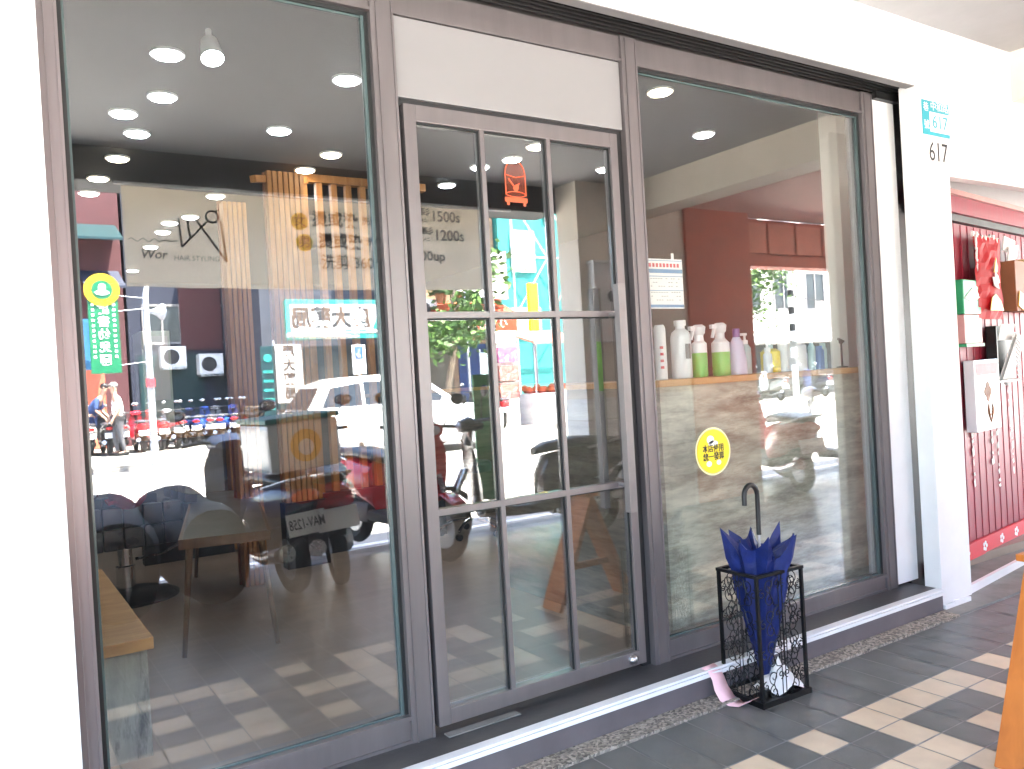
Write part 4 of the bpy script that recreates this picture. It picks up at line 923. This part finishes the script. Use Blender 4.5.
# ---- white car
cr = thing('white_car', 'white sport utility car driving past in the sunlit street', 'car', (7.25,-13.2,-.126))
def carsec(x, zb, zt, hw): return [(x,-hw*.93,zb),(x,-hw,zb+.18),(x,-hw,zt-.12),(x,-hw*.94,zt),(x,hw*.94,zt),(x,hw,zt-.12),(x,hw,zb+.18),(x,hw*.93,zb)]
secs = [(-2.25,.42,.86,.72),(-2.18,.30,.98,.84),(-1.9,.25,1.03,.9),(-.8,.22,1.04,.91),(.9,.22,1.02,.91),(1.15,.22,1.0,.9),(1.9,.25,.92,.86),(2.2,.30,.80,.78),(2.27,.38,.68,.66)]
P_ = [p for s_ in secs for p in carsec(*s_)]; n = 8
b = MB(); b.poly(P_, [(i*n+k, i*n+(k+1)%n, (i+1)*n+(k+1)%n, (i+1)*n+k) for i in range(len(secs)-1) for k in range(n)]+[tuple(range(n))[::-1], tuple(range((len(secs)-1)*n, len(secs)*n))])
b.build('body', K['car'], cr, bevel=.03, smooth=True)
cab = [(-2.05,1.02,.80),(-1.75,1.50,.68),(-1.3,1.64,.66),(-.2,1.67,.66),(.35,1.58,.66),(1.15,1.0,.80)]
P_ = []
for (x, z, hw) in cab: P_ += [(x,-hw,z),(x,hw,z)]
b = MB(); nn = len(cab); Pt = [(x,-hw,z) for x, z, hw in cab]+[(x,hw,z) for x, z, hw in cab]+[(-2.05,-.80,.98),(1.15,-.80,.98),(-2.05,.80,.98),(1.15,.80,.98)]
fc = [(i,i+1,nn+i+1,nn+i) for i in range(nn-1)]+[tuple(range(nn))+(2*nn+1,2*nn), tuple(range(2*nn-1,nn-1,-1))+(2*nn+2,2*nn+3)]
b.poly(Pt, fc); b.build('cabin', K['car'], cr, bevel=.03, smooth=True)
for sy in (-1,1):
    for pts in ([(-1.82,1.08),(-1.62,1.44),(-1.0,1.52),(-1.0,1.08)],[(-.93,1.08),(-.93,1.53),(-.10,1.54),(-.10,1.08)],[(-.03,1.08),(-.03,1.54),(.30,1.48),(.85,1.08)]):
        Q = []
        for (x, z) in pts:
            hw = .80-(z-1.0)*.22
            Q.append((x, sy*(hw+.012), z))
        for (x, z) in pts:
            hw = .80-(z-1.0)*.22; Q.append((x, sy*(hw-.03), z))
        MB().poly(Q, [(0,1,2,3),(7,6,5,4),(0,4,5,1),(1,5,6,2),(2,6,7,3),(3,7,4,0)]).build('window', K['car_glass'], cr)
    for x in (-1.35,1.40):
        b = MB(); b.torus((x,sy*.80,.34),.235,.10,'Y',26,10); wh = b.build('wheel', K['tyre'], cr, smooth=True)
        b = MB(); b.lathe([(.19,-.07),(.20,.0),(.19,.07)], (x,sy*.82,.34), 20, 'Y'); b.build('rim', K['scoot_silver'], wh)
    b = MB(); b.obox((-2.16,sy*.70,.86),(.16,.26,.15),(0,0,sy*.25)); b.build('tail_light', K['tail'], cr, bevel=.015)
    b = MB(); b.obox((2.10,sy*.60,.74),(.22,.26,.12),(0,0,-sy*.35)); b.build('headlight', K['lens'], cr, bevel=.015)
    b = MB(); b.obox((.72,sy*.95,1.08),(.12,.16,.12)); b.build('wing_mirror', K['car'], cr, bevel=.02)
b = MB(); b.poly([(-2.085,-.62,1.06),(-2.085,.62,1.06),(-1.80,.56,1.46),(-1.80,-.56,1.46)], [(0,1,2,3)]); b.build('rear_window', K['car_glass'], cr)
b = MB(); b.poly([(1.10,-.68,1.06),(1.10,.68,1.06),(.42,.58,1.53),(.42,-.58,1.53)], [(0,1,2,3)]); b.build('windscreen', K['car_glass'], cr)
b = MB(); b.box((-2.27,-.62,.34),(-2.19,.62,.46)); b.build('bumper', K['dark_plastic'], cr); b = MB(); b.box((-2.285,-.17,.62),(-2.262,.17,.76)); b.build('number_plate', K['scoot_white'], cr)

# ------------------------------------------------------------------ buildings across the street
def building(label, x0, x1, yf, H, wallm, cols, z0s, wsize, depth=8, ground=None, acs=(), framem='soffit', name='street_building'):
    t = thing(name, label, 'building', ((x0+x1)/2, yf, 0)); hw = (x1-x0)/2
    b = MB(); b.box((-hw,-depth,0),(hw,0,H)); b.build('wall', K[wallm], t)
    b = MB(); b.box((-hw-.1,-depth-.1,H),(hw+.1,.12,H+.18)); b.build('roof', K['concrete'], t)
    ww, wh = wsize
    for z in z0s:
        for c in cols:
            b = MB()
            for a, d in (((c-ww/2,.0,z),(c+ww/2,.05,z+.07)),((c-ww/2,.0,z+wh-.07),(c+ww/2,.05,z+wh)),((c-ww/2,.0,z+.07),(c-ww/2+.07,.05,z+wh-.07)),((c+ww/2-.07,.0,z+.07),(c+ww/2,.05,z+wh-.07)),((c-.03,.0,z+.07),(c+.03,.045,z+wh-.07))): b.box(a, d)
            f_ = b.build('window', K[framem], t)
            MB().box((c-ww/2+.07,.002,z+.07),(c+ww/2-.07,.02,z+wh-.07)).build('pane', K['pane'], f_)
    for (x, z) in acs:
        b = MB(); b.box((x-.35,.0,z),(x+.35,.45,z+.62)); o = b.build('air_conditioner', K['white'], t, bevel=.02)
        b = MB(); b.lathe([(.22,.451),(.22,.456)], (x-.07,0,z+.31), 20, 'Y'); b.build('fan_grille', K['dark_plastic'], o)
        b = MB(); b.box((x-.33,.0,z-.06),(x+.33,.5,z-.002)); b.build('bracket', K['steel'], o)
    if ground:
        for (a, c, z, m) in ground: MB().box((a,.003,.02),(c,.03,z)).build('shop_opening', K[m], t)
    return t
nb = building('dark navy painted building with air conditioners across the street', 3.75, 9.6, -23.5, 11, 'navy_wall', (-2.0,-.2,1.6), (2.9,5.6,8.3), (1.1,1.2), ground=((-2.7,-.9,2.6,'teal_dark'),(-.6,2.6,2.5,'pane')), acs=((-.75,1.95),(.55,1.25),(-1.8,2.2)))
b = MB(); b.tube([(-.05,.08,.3),(-.05,.08,10.5)], .06, 8); b.build('drain_pipe', K['pole'], nb)
b = MB(); b.box((-1.5,.0,2.72),(-.3,.06,10.5)); b.build('brick_strip', K['redbrick'], nb)
rb_ = building('red-brown brick building on the left across the street', -9, 3.6, -23.0, 12, 'redbrick', (-4.5,-2.2,.2,2.4), (3.6,6.4,9.2), (1.3,1.3), ground=((-5,-1.0,2.5,'dark_plastic'),(2.2,5.7,2.5,'redbrown')))
b = MB(); b.prism([(0,0),(1.3,-.55),(1.3,-.48),(0,.09)], 'X', 4.6, 6.2); b.xf(Matrix.Translation((0,0,6.2))); b.build('green_awning', K['teal_dark'], rb_)
b = MB(); b.prism([(0,0),(1.3,-.55),(1.3,-.48),(0,.09)], 'X', 5.2, 6.2); b.xf(Matrix.Translation((0,0,4.9))); b.build('blue_awning', K['navy_wall'], rb_)
pb_ = building('pharmacy building with teal and white signboard across the street', 9.75, 10.25, -18.0, 9, 'grey_facade', (0,), (4.6,), (.3,1.2), depth=5)
bpil = building('grey arcade building above the pharmacy across the street', 6.4, 10.4, -19.4, 9.5, 'grey_facade', (-1.0,1.0), (4.6,7.2), (1.2,1.2), depth=4, ground=((-1.9,1.9,2.5,'pane'),))
bpil.parent = None
ps = thing('pharmacy_sign', 'long teal and white pharmacy signboard with mirrored looking black characters', 'sign', (8.22,-17.9,3.10))
MB().box((-1.62,-.16,-.50),(1.52,.0,.52)).build('case', K['teal'], ps, bevel=.01); MB().box((-1.50,.002,-.36),(1.50,.012,.40)).build('white_face', K['sign_white'], ps)
b = MB(); b.prism([(1.50,-.25),(1.50,.22),(.95,.22),(.72,-.25)], 'Y', .0125, .016); b.build('teal_corner', K['teal'], ps)
text('lettering','康大藥局',.56,K['ink'],(-.42,.019,.02),BACK,ps,width=2.15,bold=.02); b = MB(); b.box((-1.45,.0125,-.30),(.6,.016,-.275)); b.build('rule', K['teal'], ps)
vs_ = thing('vertical_pharmacy_sign', 'tall white pharmacy sign with characters set one above another', 'sign', (6.33,-17.0,1.74))
MB().box((-.33,-.12,-.72),(.33,.0,.70)).build('case', K['sign_white'], vs_, bevel=.01); MB().box((-.33,-.11,-.86),(.33,.0,-.725)).build('base_band', K['teal_dark'], vs_)
for i, c_ in enumerate('康大藥局'): text('lettering', c_, .30, K['ink'], (0,.004,.52-.34*i), BACK, vs_, bold=.008)
MB().tube([(-.34,-.06,-1.74),(-.34,-.06,.8)], .03, 8).build('post', K['pole'], vs_)
vg = thing('green_directory_sign', 'dark green directory sign with pale rows of print beside the white pharmacy sign', 'sign', (5.80,-16.95,1.46))
MB().box((-.17,-.1,-1.3),(.17,.0,.95)).build('case', K['teal_dark'], vg, bevel=.01)
b = MB(); b.lathe([(.10,0),(.10,.004)], (0,.001,.66), 20, 'Y'); b.build('emblem', K['teal'], vg)
b = MB()
for i in range(6): b.box((-.12,.001,.30-.22*i),(.12,.005,.37-.22*i))
b.build('row_print', K['teal'], vg)
aw = thing('white_awning', 'white sloping street awning beside the pharmacy signboard', 'awning', (7.3,-16.9,2.66))
b = MB(); b.prism([(-.75,-.02),(-.75,.10),(.80,-.05),(.80,-.08)], 'Y', -.9, .0); b.build('canvas', K['white'], aw); MB().tube([(-.7,-.45,-.02),(-.7,-.45,-2.66)], .025, 8).build('post', K['pole'], aw)
bsn = thing('disabled_parking_sign', 'blue disabled parking sign on a steel post', 'sign', (7.70,-16.0,0))
MB().tube([(0,0,0),(0,0,2.35)], .03, 8).build('post', K['pole'], bsn); MB().box((-.17,.03,1.62),(.17,.045,2.32)).build('plate', K['white'], bsn); MB().box((-.10,.0455,1.98),(.10,.05,2.28)).build('blue_symbol_field', K['blue_sign'], bsn)
b = MB(); b.torus((.0,.053,2.06),.035,.006,'Y',16,5); b.tube([(.01,.053,2.22),(.0,.053,2.12),(-.04,.053,2.12),(-.06,.053,2.06)], .007, 5); b.build('wheelchair_symbol', K['white'], bsn)
kd = thing('kindergarten_sign', 'green vertical sign under a yellow ring emblem hung on the street lamp', 'sign', (2.10,-14.9,0))
MB().box((-.27,-.06,1.85),(.26,.0,3.28)).build('panel', K['green_sign'], kd, bevel=.01)
b = MB(); b.lathe([(.315,0),(.315,.05)], (-.01,-.03,3.46), 36, 'Y'); b.build('yellow_ring', K['yellow_dark'], kd); b = MB(); b.lathe([(.18,0),(.18,.004)], (-.01,.0205,3.46), 28, 'Y'); b.build('green_disc', K['green_sign'], kd)
b = MB(); b.ball((-.01,.03,3.50),.07,.01,.075); b.ball((-.01,.03,3.40),.13,.012,.05); b.build('white_emblem', K['white'], kd)
for i, c_ in enumerate('啟書幼兒園'): text('lettering', c_, .22, K['white'], (-.01,.004,3.08-.245*i), BACK, kd, bold=.004)
for sx in (-.19,.18):
    b = MB()
    for i in range(11): b.box((sx-.025,.001,3.15-.10*i),(sx+.025,.004,3.20-.10*i))
    b.build('small_print', K['white'], kd)
b = MB()
for z in (2.0,3.05): b.tube([(.25,-.03,z),(.80,-.05,z+.06)], .012, 6)
b.tube([(.3,-.03,3.35),(.80,-.05,3.3)], .01, 6); b.build('bracket', K['pole'], kd)
lampo = thing('street_lamp', 'pale grey street lamp with curved arm and a horn loudspeaker', 'street lamp', (2.87,-15.0,0))
MB().tube([(0,0,0),(0,0,3.35),(.06,0,3.62),(.25,0,3.76),(.75,0,3.84)], [.075,.06,.05,.045,.04], 10).build('pole', K['pole'], lampo, smooth=True)
b = MB(); b.loft([(.72,0,3.83,.03,.03),(.9,0,3.85,.09,.04),(1.15,0,3.86,.07,.03)], 12); b.build('lamp_head', K['white'], lampo, smooth=True)
b = MB(); b.lathe([(.03,0),(.05,.08),(.09,.18),(.17,.28)], (0,0,0), 18); b.xf(Matrix.Translation((.05,.0,3.05)) @ Matrix.Rotation(rad(90),4,'Y') @ Matrix.Rotation(rad(20),4,'X')); b.build('horn_loudspeaker', K['pole'], lampo, smooth=True)
b = MB(); b.box((-.09,.05,1.55),(.07,.12,1.72)); b.build('red_box', K['red_sticker'], lampo)
bl_ = thing('blue_board', 'bright blue board hanging beside the green kindergarten sign', 'sign', (1.75,-15.4,0))
MB().box((-.2,-.04,1.95),(.22,.0,2.95)).build('panel', mat('sky_blue_board', (.03,.14,.30), .5, var=.06), bl_); MB().tube([(0,-.05,0),(0,-.05,1.95)], .03, 8).build('post', K['pole'], bl_)
# ---- right half: shops, wrap, billboards
b2 = building('tan shop building with food stalls and plants across the street', 10.45, 13.6, -19.0, 8, 'tan_wall', (-.8,.8), (4.9,), (1.1,1.2), depth=5, ground=((-1.4,-.1,2.4,'table_top'),(.1,1.45,2.4,'blue_cloth')), acs=((-1.1,3.1),))
for x_ in (-1.2,-.6): 
    pass
oa = thing('orange_awning', 'orange red shop awning with white characters and green hem', 'awning', (12.3,-18.0,2.72))
b = MB(); b.prism([(0,0),(0,.55),(-.95,.95),(-.95,.40)], 'X', -1.25, 1.35); b.build('canvas', K['orange_sign'], oa); MB().box((-1.25,-.02,-.10),(1.35,.012,-.003)).build('hem', K['green'], oa)
text('lettering','小吃便當',.34,K['sticker_white'],(0,.006,.24),BACK,oa,width=2.0)
def plant(label, loc, rx, rz, n, m='leaf', pot=True, name='potted_plant', seed=1):
    t = thing(name, label, 'plant', loc); rnd = random.Random(seed); b = MB()
    for i in range(n):
        a, c, q = rnd.uniform(0,6.28), rnd.uniform(-1,1), rnd.random()**.4
        p = Vector((rx*q*math.cos(a)*math.sqrt(1-c*c), rx*q*math.sin(a)*math.sqrt(1-c*c), rz*q*c+rz)); 
        d = Vector((rnd.uniform(-1,1),rnd.uniform(-1,1),rnd.uniform(-.3,1))).normalized()*rnd.uniform(.08,.2); e_ = d.cross(Vector((rnd.uniform(-1,1),rnd.uniform(-1,1),.2))).normalized()*.05
        b.poly([p-d, p+e_, p+d, p-e_], [(0,1,2,3)])
    b.build('foliage', [K[m]], t)
    if pot: MB().lathe([(.12,-.18),(.17,.10)], (0,0,0), 14).build('pot', K['brown'], t)
    return t
pl_labels = ['leafy pot plant at the left end above the orange awning','wide leafy pot plant above the middle of the orange awning','trailing pot plant above the right half of the orange awning','small bushy plant at the right end above the orange awning']
for i, x in enumerate((11.3,11.95,12.6,13.2)): plant(pl_labels[i], (x,-18.35,3.75), .42, .32, 160, 'leaf_light' if i % 2 else 'leaf', seed=i+3)
def tree(label, loc, h, cr_, n, seed, m='leaf'):
    t = thing('street_tree', label, 'tree', loc); rnd = random.Random(seed); b = MB(); pts = [(0,0,0)]
    for i in range(1,6): pts.append((pts[-1][0]+rnd.uniform(-.08,.2), pts[-1][1]+rnd.uniform(-.1,.1), h*i/5))
    b.tube(pts, [.11,.1,.085,.07,.055,.04], 8)
    tips = []
    for k in range(9):
        a = rnd.uniform(0,6.28); st_ = Vector(pts[rnd.choice((3,4,5))]); en = st_+Vector((math.cos(a),math.sin(a),rnd.uniform(.2,1)))*cr_*rnd.uniform(.5,.95); b.tube([st_, (st_+en)/2+Vector((0,0,.1)), en], [.04,.025,.012], 6); tips.append(en)
    b.build('trunk', K['bark'], t); b = MB()
    for i in range(n):
        c = rnd.choice(tips); p = c+Vector((rnd.gauss(0,.33),rnd.gauss(0,.33),rnd.gauss(0,.26)))*cr_
        d = Vector((rnd.uniform(-1,1),rnd.uniform(-1,1),rnd.uniform(-.6,.6))).normalized()*rnd.uniform(.07,.15); e_ = d.cross(Vector((rnd.uniform(-1,1),rnd.uniform(-1,1),.3))).normalized()*.05
        b.mi = rnd.choice((0,0,1)); b.poly([p-d, p+e_, p+d, p-e_], [(0,1,2,3)])
    b.build('crown', [K[m], K['leaf_light']], t); return t
tree('slim street tree with a pale crooked trunk before the food shops', (9.25,-14.9,0), 3.6, .9, 1500, 5)
tree('green tree growing beside the turquoise wrapped building', (12.9,-20.3,3), 3.2, .9, 1200, 9, 'leaf_light')
tree('large green tree left of the white building across the street', (21.9,-17.2,0), 4.2, 1.5, 2600, 12)
tq = building('building wrapped in turquoise construction mesh behind scaffolding', 13.65, 19.2, -18.8, 10, 'turq', (), (), (1,1), depth=6)
b = MB()
for z in (3.2,5.0,6.8,8.6): b.tube([(-2.7,.5,z),(2.7,.5,z)], .03, 6)
for x in (-2.6,-1.3,0,1.3,2.6): b.tube([(x,.5,0),(x,.5,9.8)], .03, 6)
for x in (-2.6,-1.3,0,1.3): b.tube([(x,.5,3.2),(x+1.3,.5,5.0)], .02, 6); b.tube([(x+1.3,.5,5.0),(x,.5,6.8)], .02, 6)
b.build('scaffold', K['white'], tq)
for (x, z, w__, h__) in ((-1.9,4.6,.9,1.3),(-.6,6.3,.9,1.2),(-1.9,2.6,1.1,.9)): MB().box((x-w__/2,.01,z),(x+w__/2,.06,z+h__)).build('pale_banner', K['teal'] if z > 6 else K['white'], tq)
def signbox(name, label, loc, w__, h__, m, txt=None, tm='white', size=.3, extra=None, post=True):
    t = thing(name, label, 'sign', loc); MB().box((-w__/2,-.12,-h__/2),(w__/2,0,h__/2)).build('case', K[m], t, bevel=.01)
    if txt: text('lettering', txt, size, K[tm], (0,.004,0), BACK, t)
    if post: MB().tube([(0,-.06,-h__/2),(0,-.06,-loc[2])], .04, 8).build('post', K['pole'], t)
    return t
signbox('billboard', 'pale billboard with red prints above the food shops', (12.75,-17.8,4.35), 1.0, 1.4, 'poster', None)
signbox('billboard', 'narrow pale billboard left of the red printed one', (11.75,-17.7,4.5), .7, 1.3, 'poster', None)
signbox('yellow_sign', 'narrow bright yellow hanging sign before the turquoise wrapped building', (13.75,-17.2,3.3), .32, 1.5, 'yellow', None)
for i, (m, z, lb) in enumerate((('magenta',1.95,'magenta printed poster, topmost on the stand across the street'),('food',1.45,'food photo poster, middle one on the stand across the street'),('food',.98,'dark food poster, lowest on the stand across the street'))):
    signbox('poster', lb, (11.98,-16.0+.0*i,z), .62, .42, m, None, post=False)
sd = thing('poster_stand', 'white stand behind the stacked posters across the street', 'stand', (11.98,-16.14,0)); MB().box((-.36,-.05,.0),(.36,.0,2.6)).build('board', K['sticker_white'], sd)
fb = thing('feather_banner', 'tall turquoise printed shop banner on a pole', 'banner', (10.85,-15.6,0)); MB().tube([(0,0,0),(0,0,2.1)], .02, 6).build('pole', K['pole'], fb); MB().box((.02,-.01,.75),(.40,.01,2.0)).build('cloth', K['aqua'], fb)
fs = thing('fruit_stall', 'small stall with red and white goods across the street', 'stall', (13.4,-16.4,0)); MB().box((-.7,-.5,0),(.7,.4,.85)).build('table', K['white'], fs); b = MB(); random.seed(4)
for i in range(26): b.ball((random.uniform(-.6,.6),random.uniform(-.4,.3),.90+random.random()*.12),.10,n=8,m=6)
b.build('goods', K['orange_sign'], fs); MB().prism([(.9,2.2),(-.7,2.6),(-.7,2.64),(.9,2.26)], 'X', -.9, .9).build('canopy', K['redbrown2'], fs)
for x in (-.85,.85): MB().tube([(x,.8,0),(x,.8,2.2)], .02, 6).build('post', K['pole'], fs)
# far right: white building seen through the neighbour bay
wb = building('white plastered building with dark windows seen beyond the red-brown bay', 22.4, 29.5, -18.2, 9, 'white_facade', (-1.7,.2,2.1), (3.3,5.8), (1.2,1.5), depth=6, ground=((-2.6,3.2,2.0,'pane'),))
b = MB(); b.prism([(0,.0),(1.3,-.3),(1.3,-.24),(0,.1)], 'X', -3.2, 3.3); b.xf(Matrix.Translation((0,0,2.35))); b.build('white_awning', K['white'], wb)
building('plain grey building behind the scaffolding and before the white building', 19.3, 22.2, -19, 8.5, 'grey_facade', (-.7,.7), (3.4,6.0), (.9,1.3), depth=6)
signbox('red_white_sign', 'red and white shop sign by the white building', (27.4,-17.2,3.0), 1.0, 1.1, 'poster', None, post=False); signbox('blue_sign', 'tall blue and white shop sign at the end of the white building', (28.5,-17.2,2.9), .6, 2.4, 'blue_sign', None)
sp_ = thing('striped_pole', 'black and white banded utility pole with cables', 'pole', (24.3,-16.4,0)); b = MB(); b.tube([(0,0,0),(0,0,7)], .11, 10); b.build('pole', K['white'], sp_)
for i in range(5): MB().tube([(0,0,1.2+i*.6),(0,0,1.45+i*.6)], .114, 10).build('black_band', K['black'], sp_)
MB().tube([(0,0,3.6),(1.6,0,3.5),(4,0,3.15)], .02, 6).build('cable', K['wire'], sp_)
tlt = thing('traffic_light', 'hanging traffic signal with three dark lenses near the white building', 'traffic light', (28.3,-16.6,0)); MB().tube([(.35,0,0),(.35,0,5.2)], .07, 8).build('pole', K['pole'], tlt); MB().box((-.2,-.1,3.9),(.2,.1,5.1)).build('housing', K['dark_plastic'], tlt, bevel=.03)
for z in (4.1,4.5,4.9): 
    b = MB(); b.lathe([(.14,.1),(.14,.11)], (0,0,z), 16, 'Y'); b.build('lens', K['green'], tlt)

# ------------------------------------------------------------------ people across the street
def person(label, loc, rz, shirt, trousers, cap=None, bend=0, seed=0):
    t = thing('person', label, 'person', loc, rz)
    J = {'pel':(0,0,.93,.13),'sp':(.01+bend*.3,0,1.12,.125),'ch':(.03+bend*.8,0,1.30,.145),'nk':(.05+bend*1.1,0,1.46,.055),'h1':(.07+bend*1.2,0,1.56,.085),'h2':(.075+bend*1.25,0,1.66,.095),'h3':(.06+bend*1.2,0,1.74,.06)}
    E_ = [('pel','sp'),('sp','ch'),('ch','nk'),('nk','h1'),('h1','h2'),('h2','h3')]
    for sgn, nm in ((1,'l'),(-1,'r')):
        J['s'+nm] = (.03+bend*.8,sgn*.19,1.38-.05*abs(bend),.058); J['e'+nm] = (.02+bend*.8,sgn*.25,1.10,.044); J['w'+nm] = (.16+bend,sgn*.22,.90,.03); J['p'+nm] = (.19+bend,sgn*.215,.83,.036)
        J['hp'+nm] = (0,sgn*.09,.86,.095); J['k'+nm] = (.04*sgn+.03,sgn*.10,.48,.058); J['a'+nm] = (.06*sgn-.02,sgn*.10,.09,.04); J['t'+nm] = (.06*sgn+.13,sgn*.11,.035,.035)
        E_ += [('ch','s'+nm),('s'+nm,'e'+nm),('e'+nm,'w'+nm),('w'+nm,'p'+nm),('pel','hp'+nm),('hp'+nm,'k'+nm),('k'+nm,'a'+nm),('a'+nm,'t'+nm)]
        for k in range(4):
            J['f%s%d'%(nm,k)] = (.205+bend,sgn*(.195+.014*k),.78,.009); J['g%s%d'%(nm,k)] = (.20+bend,sgn*(.193+.014*k),.735+.006*abs(k-1.5),.008); E_ += [('p'+nm,'f%s%d'%(nm,k)),('f%s%d'%(nm,k),'g%s%d'%(nm,k))]
        J['th'+nm] = (.235+bend,sgn*.19,.80,.010); E_.append(('p'+nm,'th'+nm))
    def skin(name, keys, grow, m):
        ks = [k for k in J if k in keys]; me = bpy.data.meshes.new(name); me.from_pydata([J[k][:3] for k in ks], [(ks.index(a), ks.index(c)) for a, c in E_ if a in ks and c in ks], [])
        o = bpy.data.objects.new(name, me); C.objects.link(o); md = o.modifiers.new('s','SKIN'); md.use_smooth_shade = True
        for i, k in enumerate(ks):
            v = me.skin_vertices[0].data[i]; q = J[k][3]*grow.get(k, grow['*']); v.radius = (q, q); v.use_root = (i == 0)
        o.modifiers.new('d','SUBSURF').levels = 1; bpy.context.view_layer.update()
        m2 = bpy.data.meshes.new_from_object(o.evaluated_get(bpy.context.evaluated_depsgraph_get())); m2.name = name; bpy.data.objects.remove(o); m2.materials.clear(); m2.materials.append(m)
        for p in m2.polygons: p.use_smooth = True
        o = bpy.data.objects.new(name, m2); C.objects.link(o); o.parent = t; return o
    skin('body', set(J), {'*':.92}, K['skin'])
    skin('shirt', {'pel','sp','ch','sl','sr','el','er'}, {'*':1.22,'el':1.3,'er':1.3}, shirt)
    skin('trousers', {'pel','hpl','hpr','kl','kr','al','ar'}, {'*':1.2,'pel':1.12}, trousers)
    hx = J['h2']
    MB().ball((hx[0]-.012,0,hx[2]+.03),.098,.09,.085).build('cap' if cap else 'hair', cap or K['black'], t, smooth=True)
    if cap: MB().obox((hx[0]+.11,0,hx[2]+.045),(.10,.14,.012),(0,.12,0)).build('cap_peak', cap, t, bevel=.004)
    MB().ball((hx[0]+.105,0,hx[2]-.02),.018,.014,.022).build('nose', K['skin'], t, smooth=True)
    for sy in (-.033,.033): MB().ball((hx[0]+.085,sy,hx[2]+.01),.009,.012,.008,8,6).build('eye', K['ink'], t)
    MB().ball((hx[0]+.088,0,hx[2]-.065),.006,.022,.005,8,5).build('mouth', K['red_sticker'], t)
    for sy in (-.09,.09): MB().ball((hx[0]-.005,sy,hx[2]-.01),.018,.01,.03,8,6).build('ear', K['skin'], t, smooth=True)
    for sy in (1,-1): MB().loft([(-.10+.06*sy,sy*.10,.04,.04,.04),(.02+.06*sy,sy*.105,.04,.05,.04),(.17+.06*sy,sy*.11,.03,.045,.03)], 10).build('shoe', K['black'], t, smooth=True)
    return t
person('person in a white shirt and grey cap standing among parked scooters', (2.78,-19.1,0), rad(175), K['shirt'], K['trousers'], K['cap'])
person('person in dark blue clothes bending over behind the parked scooters', (2.25,-20.0,0), rad(20), K['blue_cloth'], K['blue_cloth'], None, bend=.25)
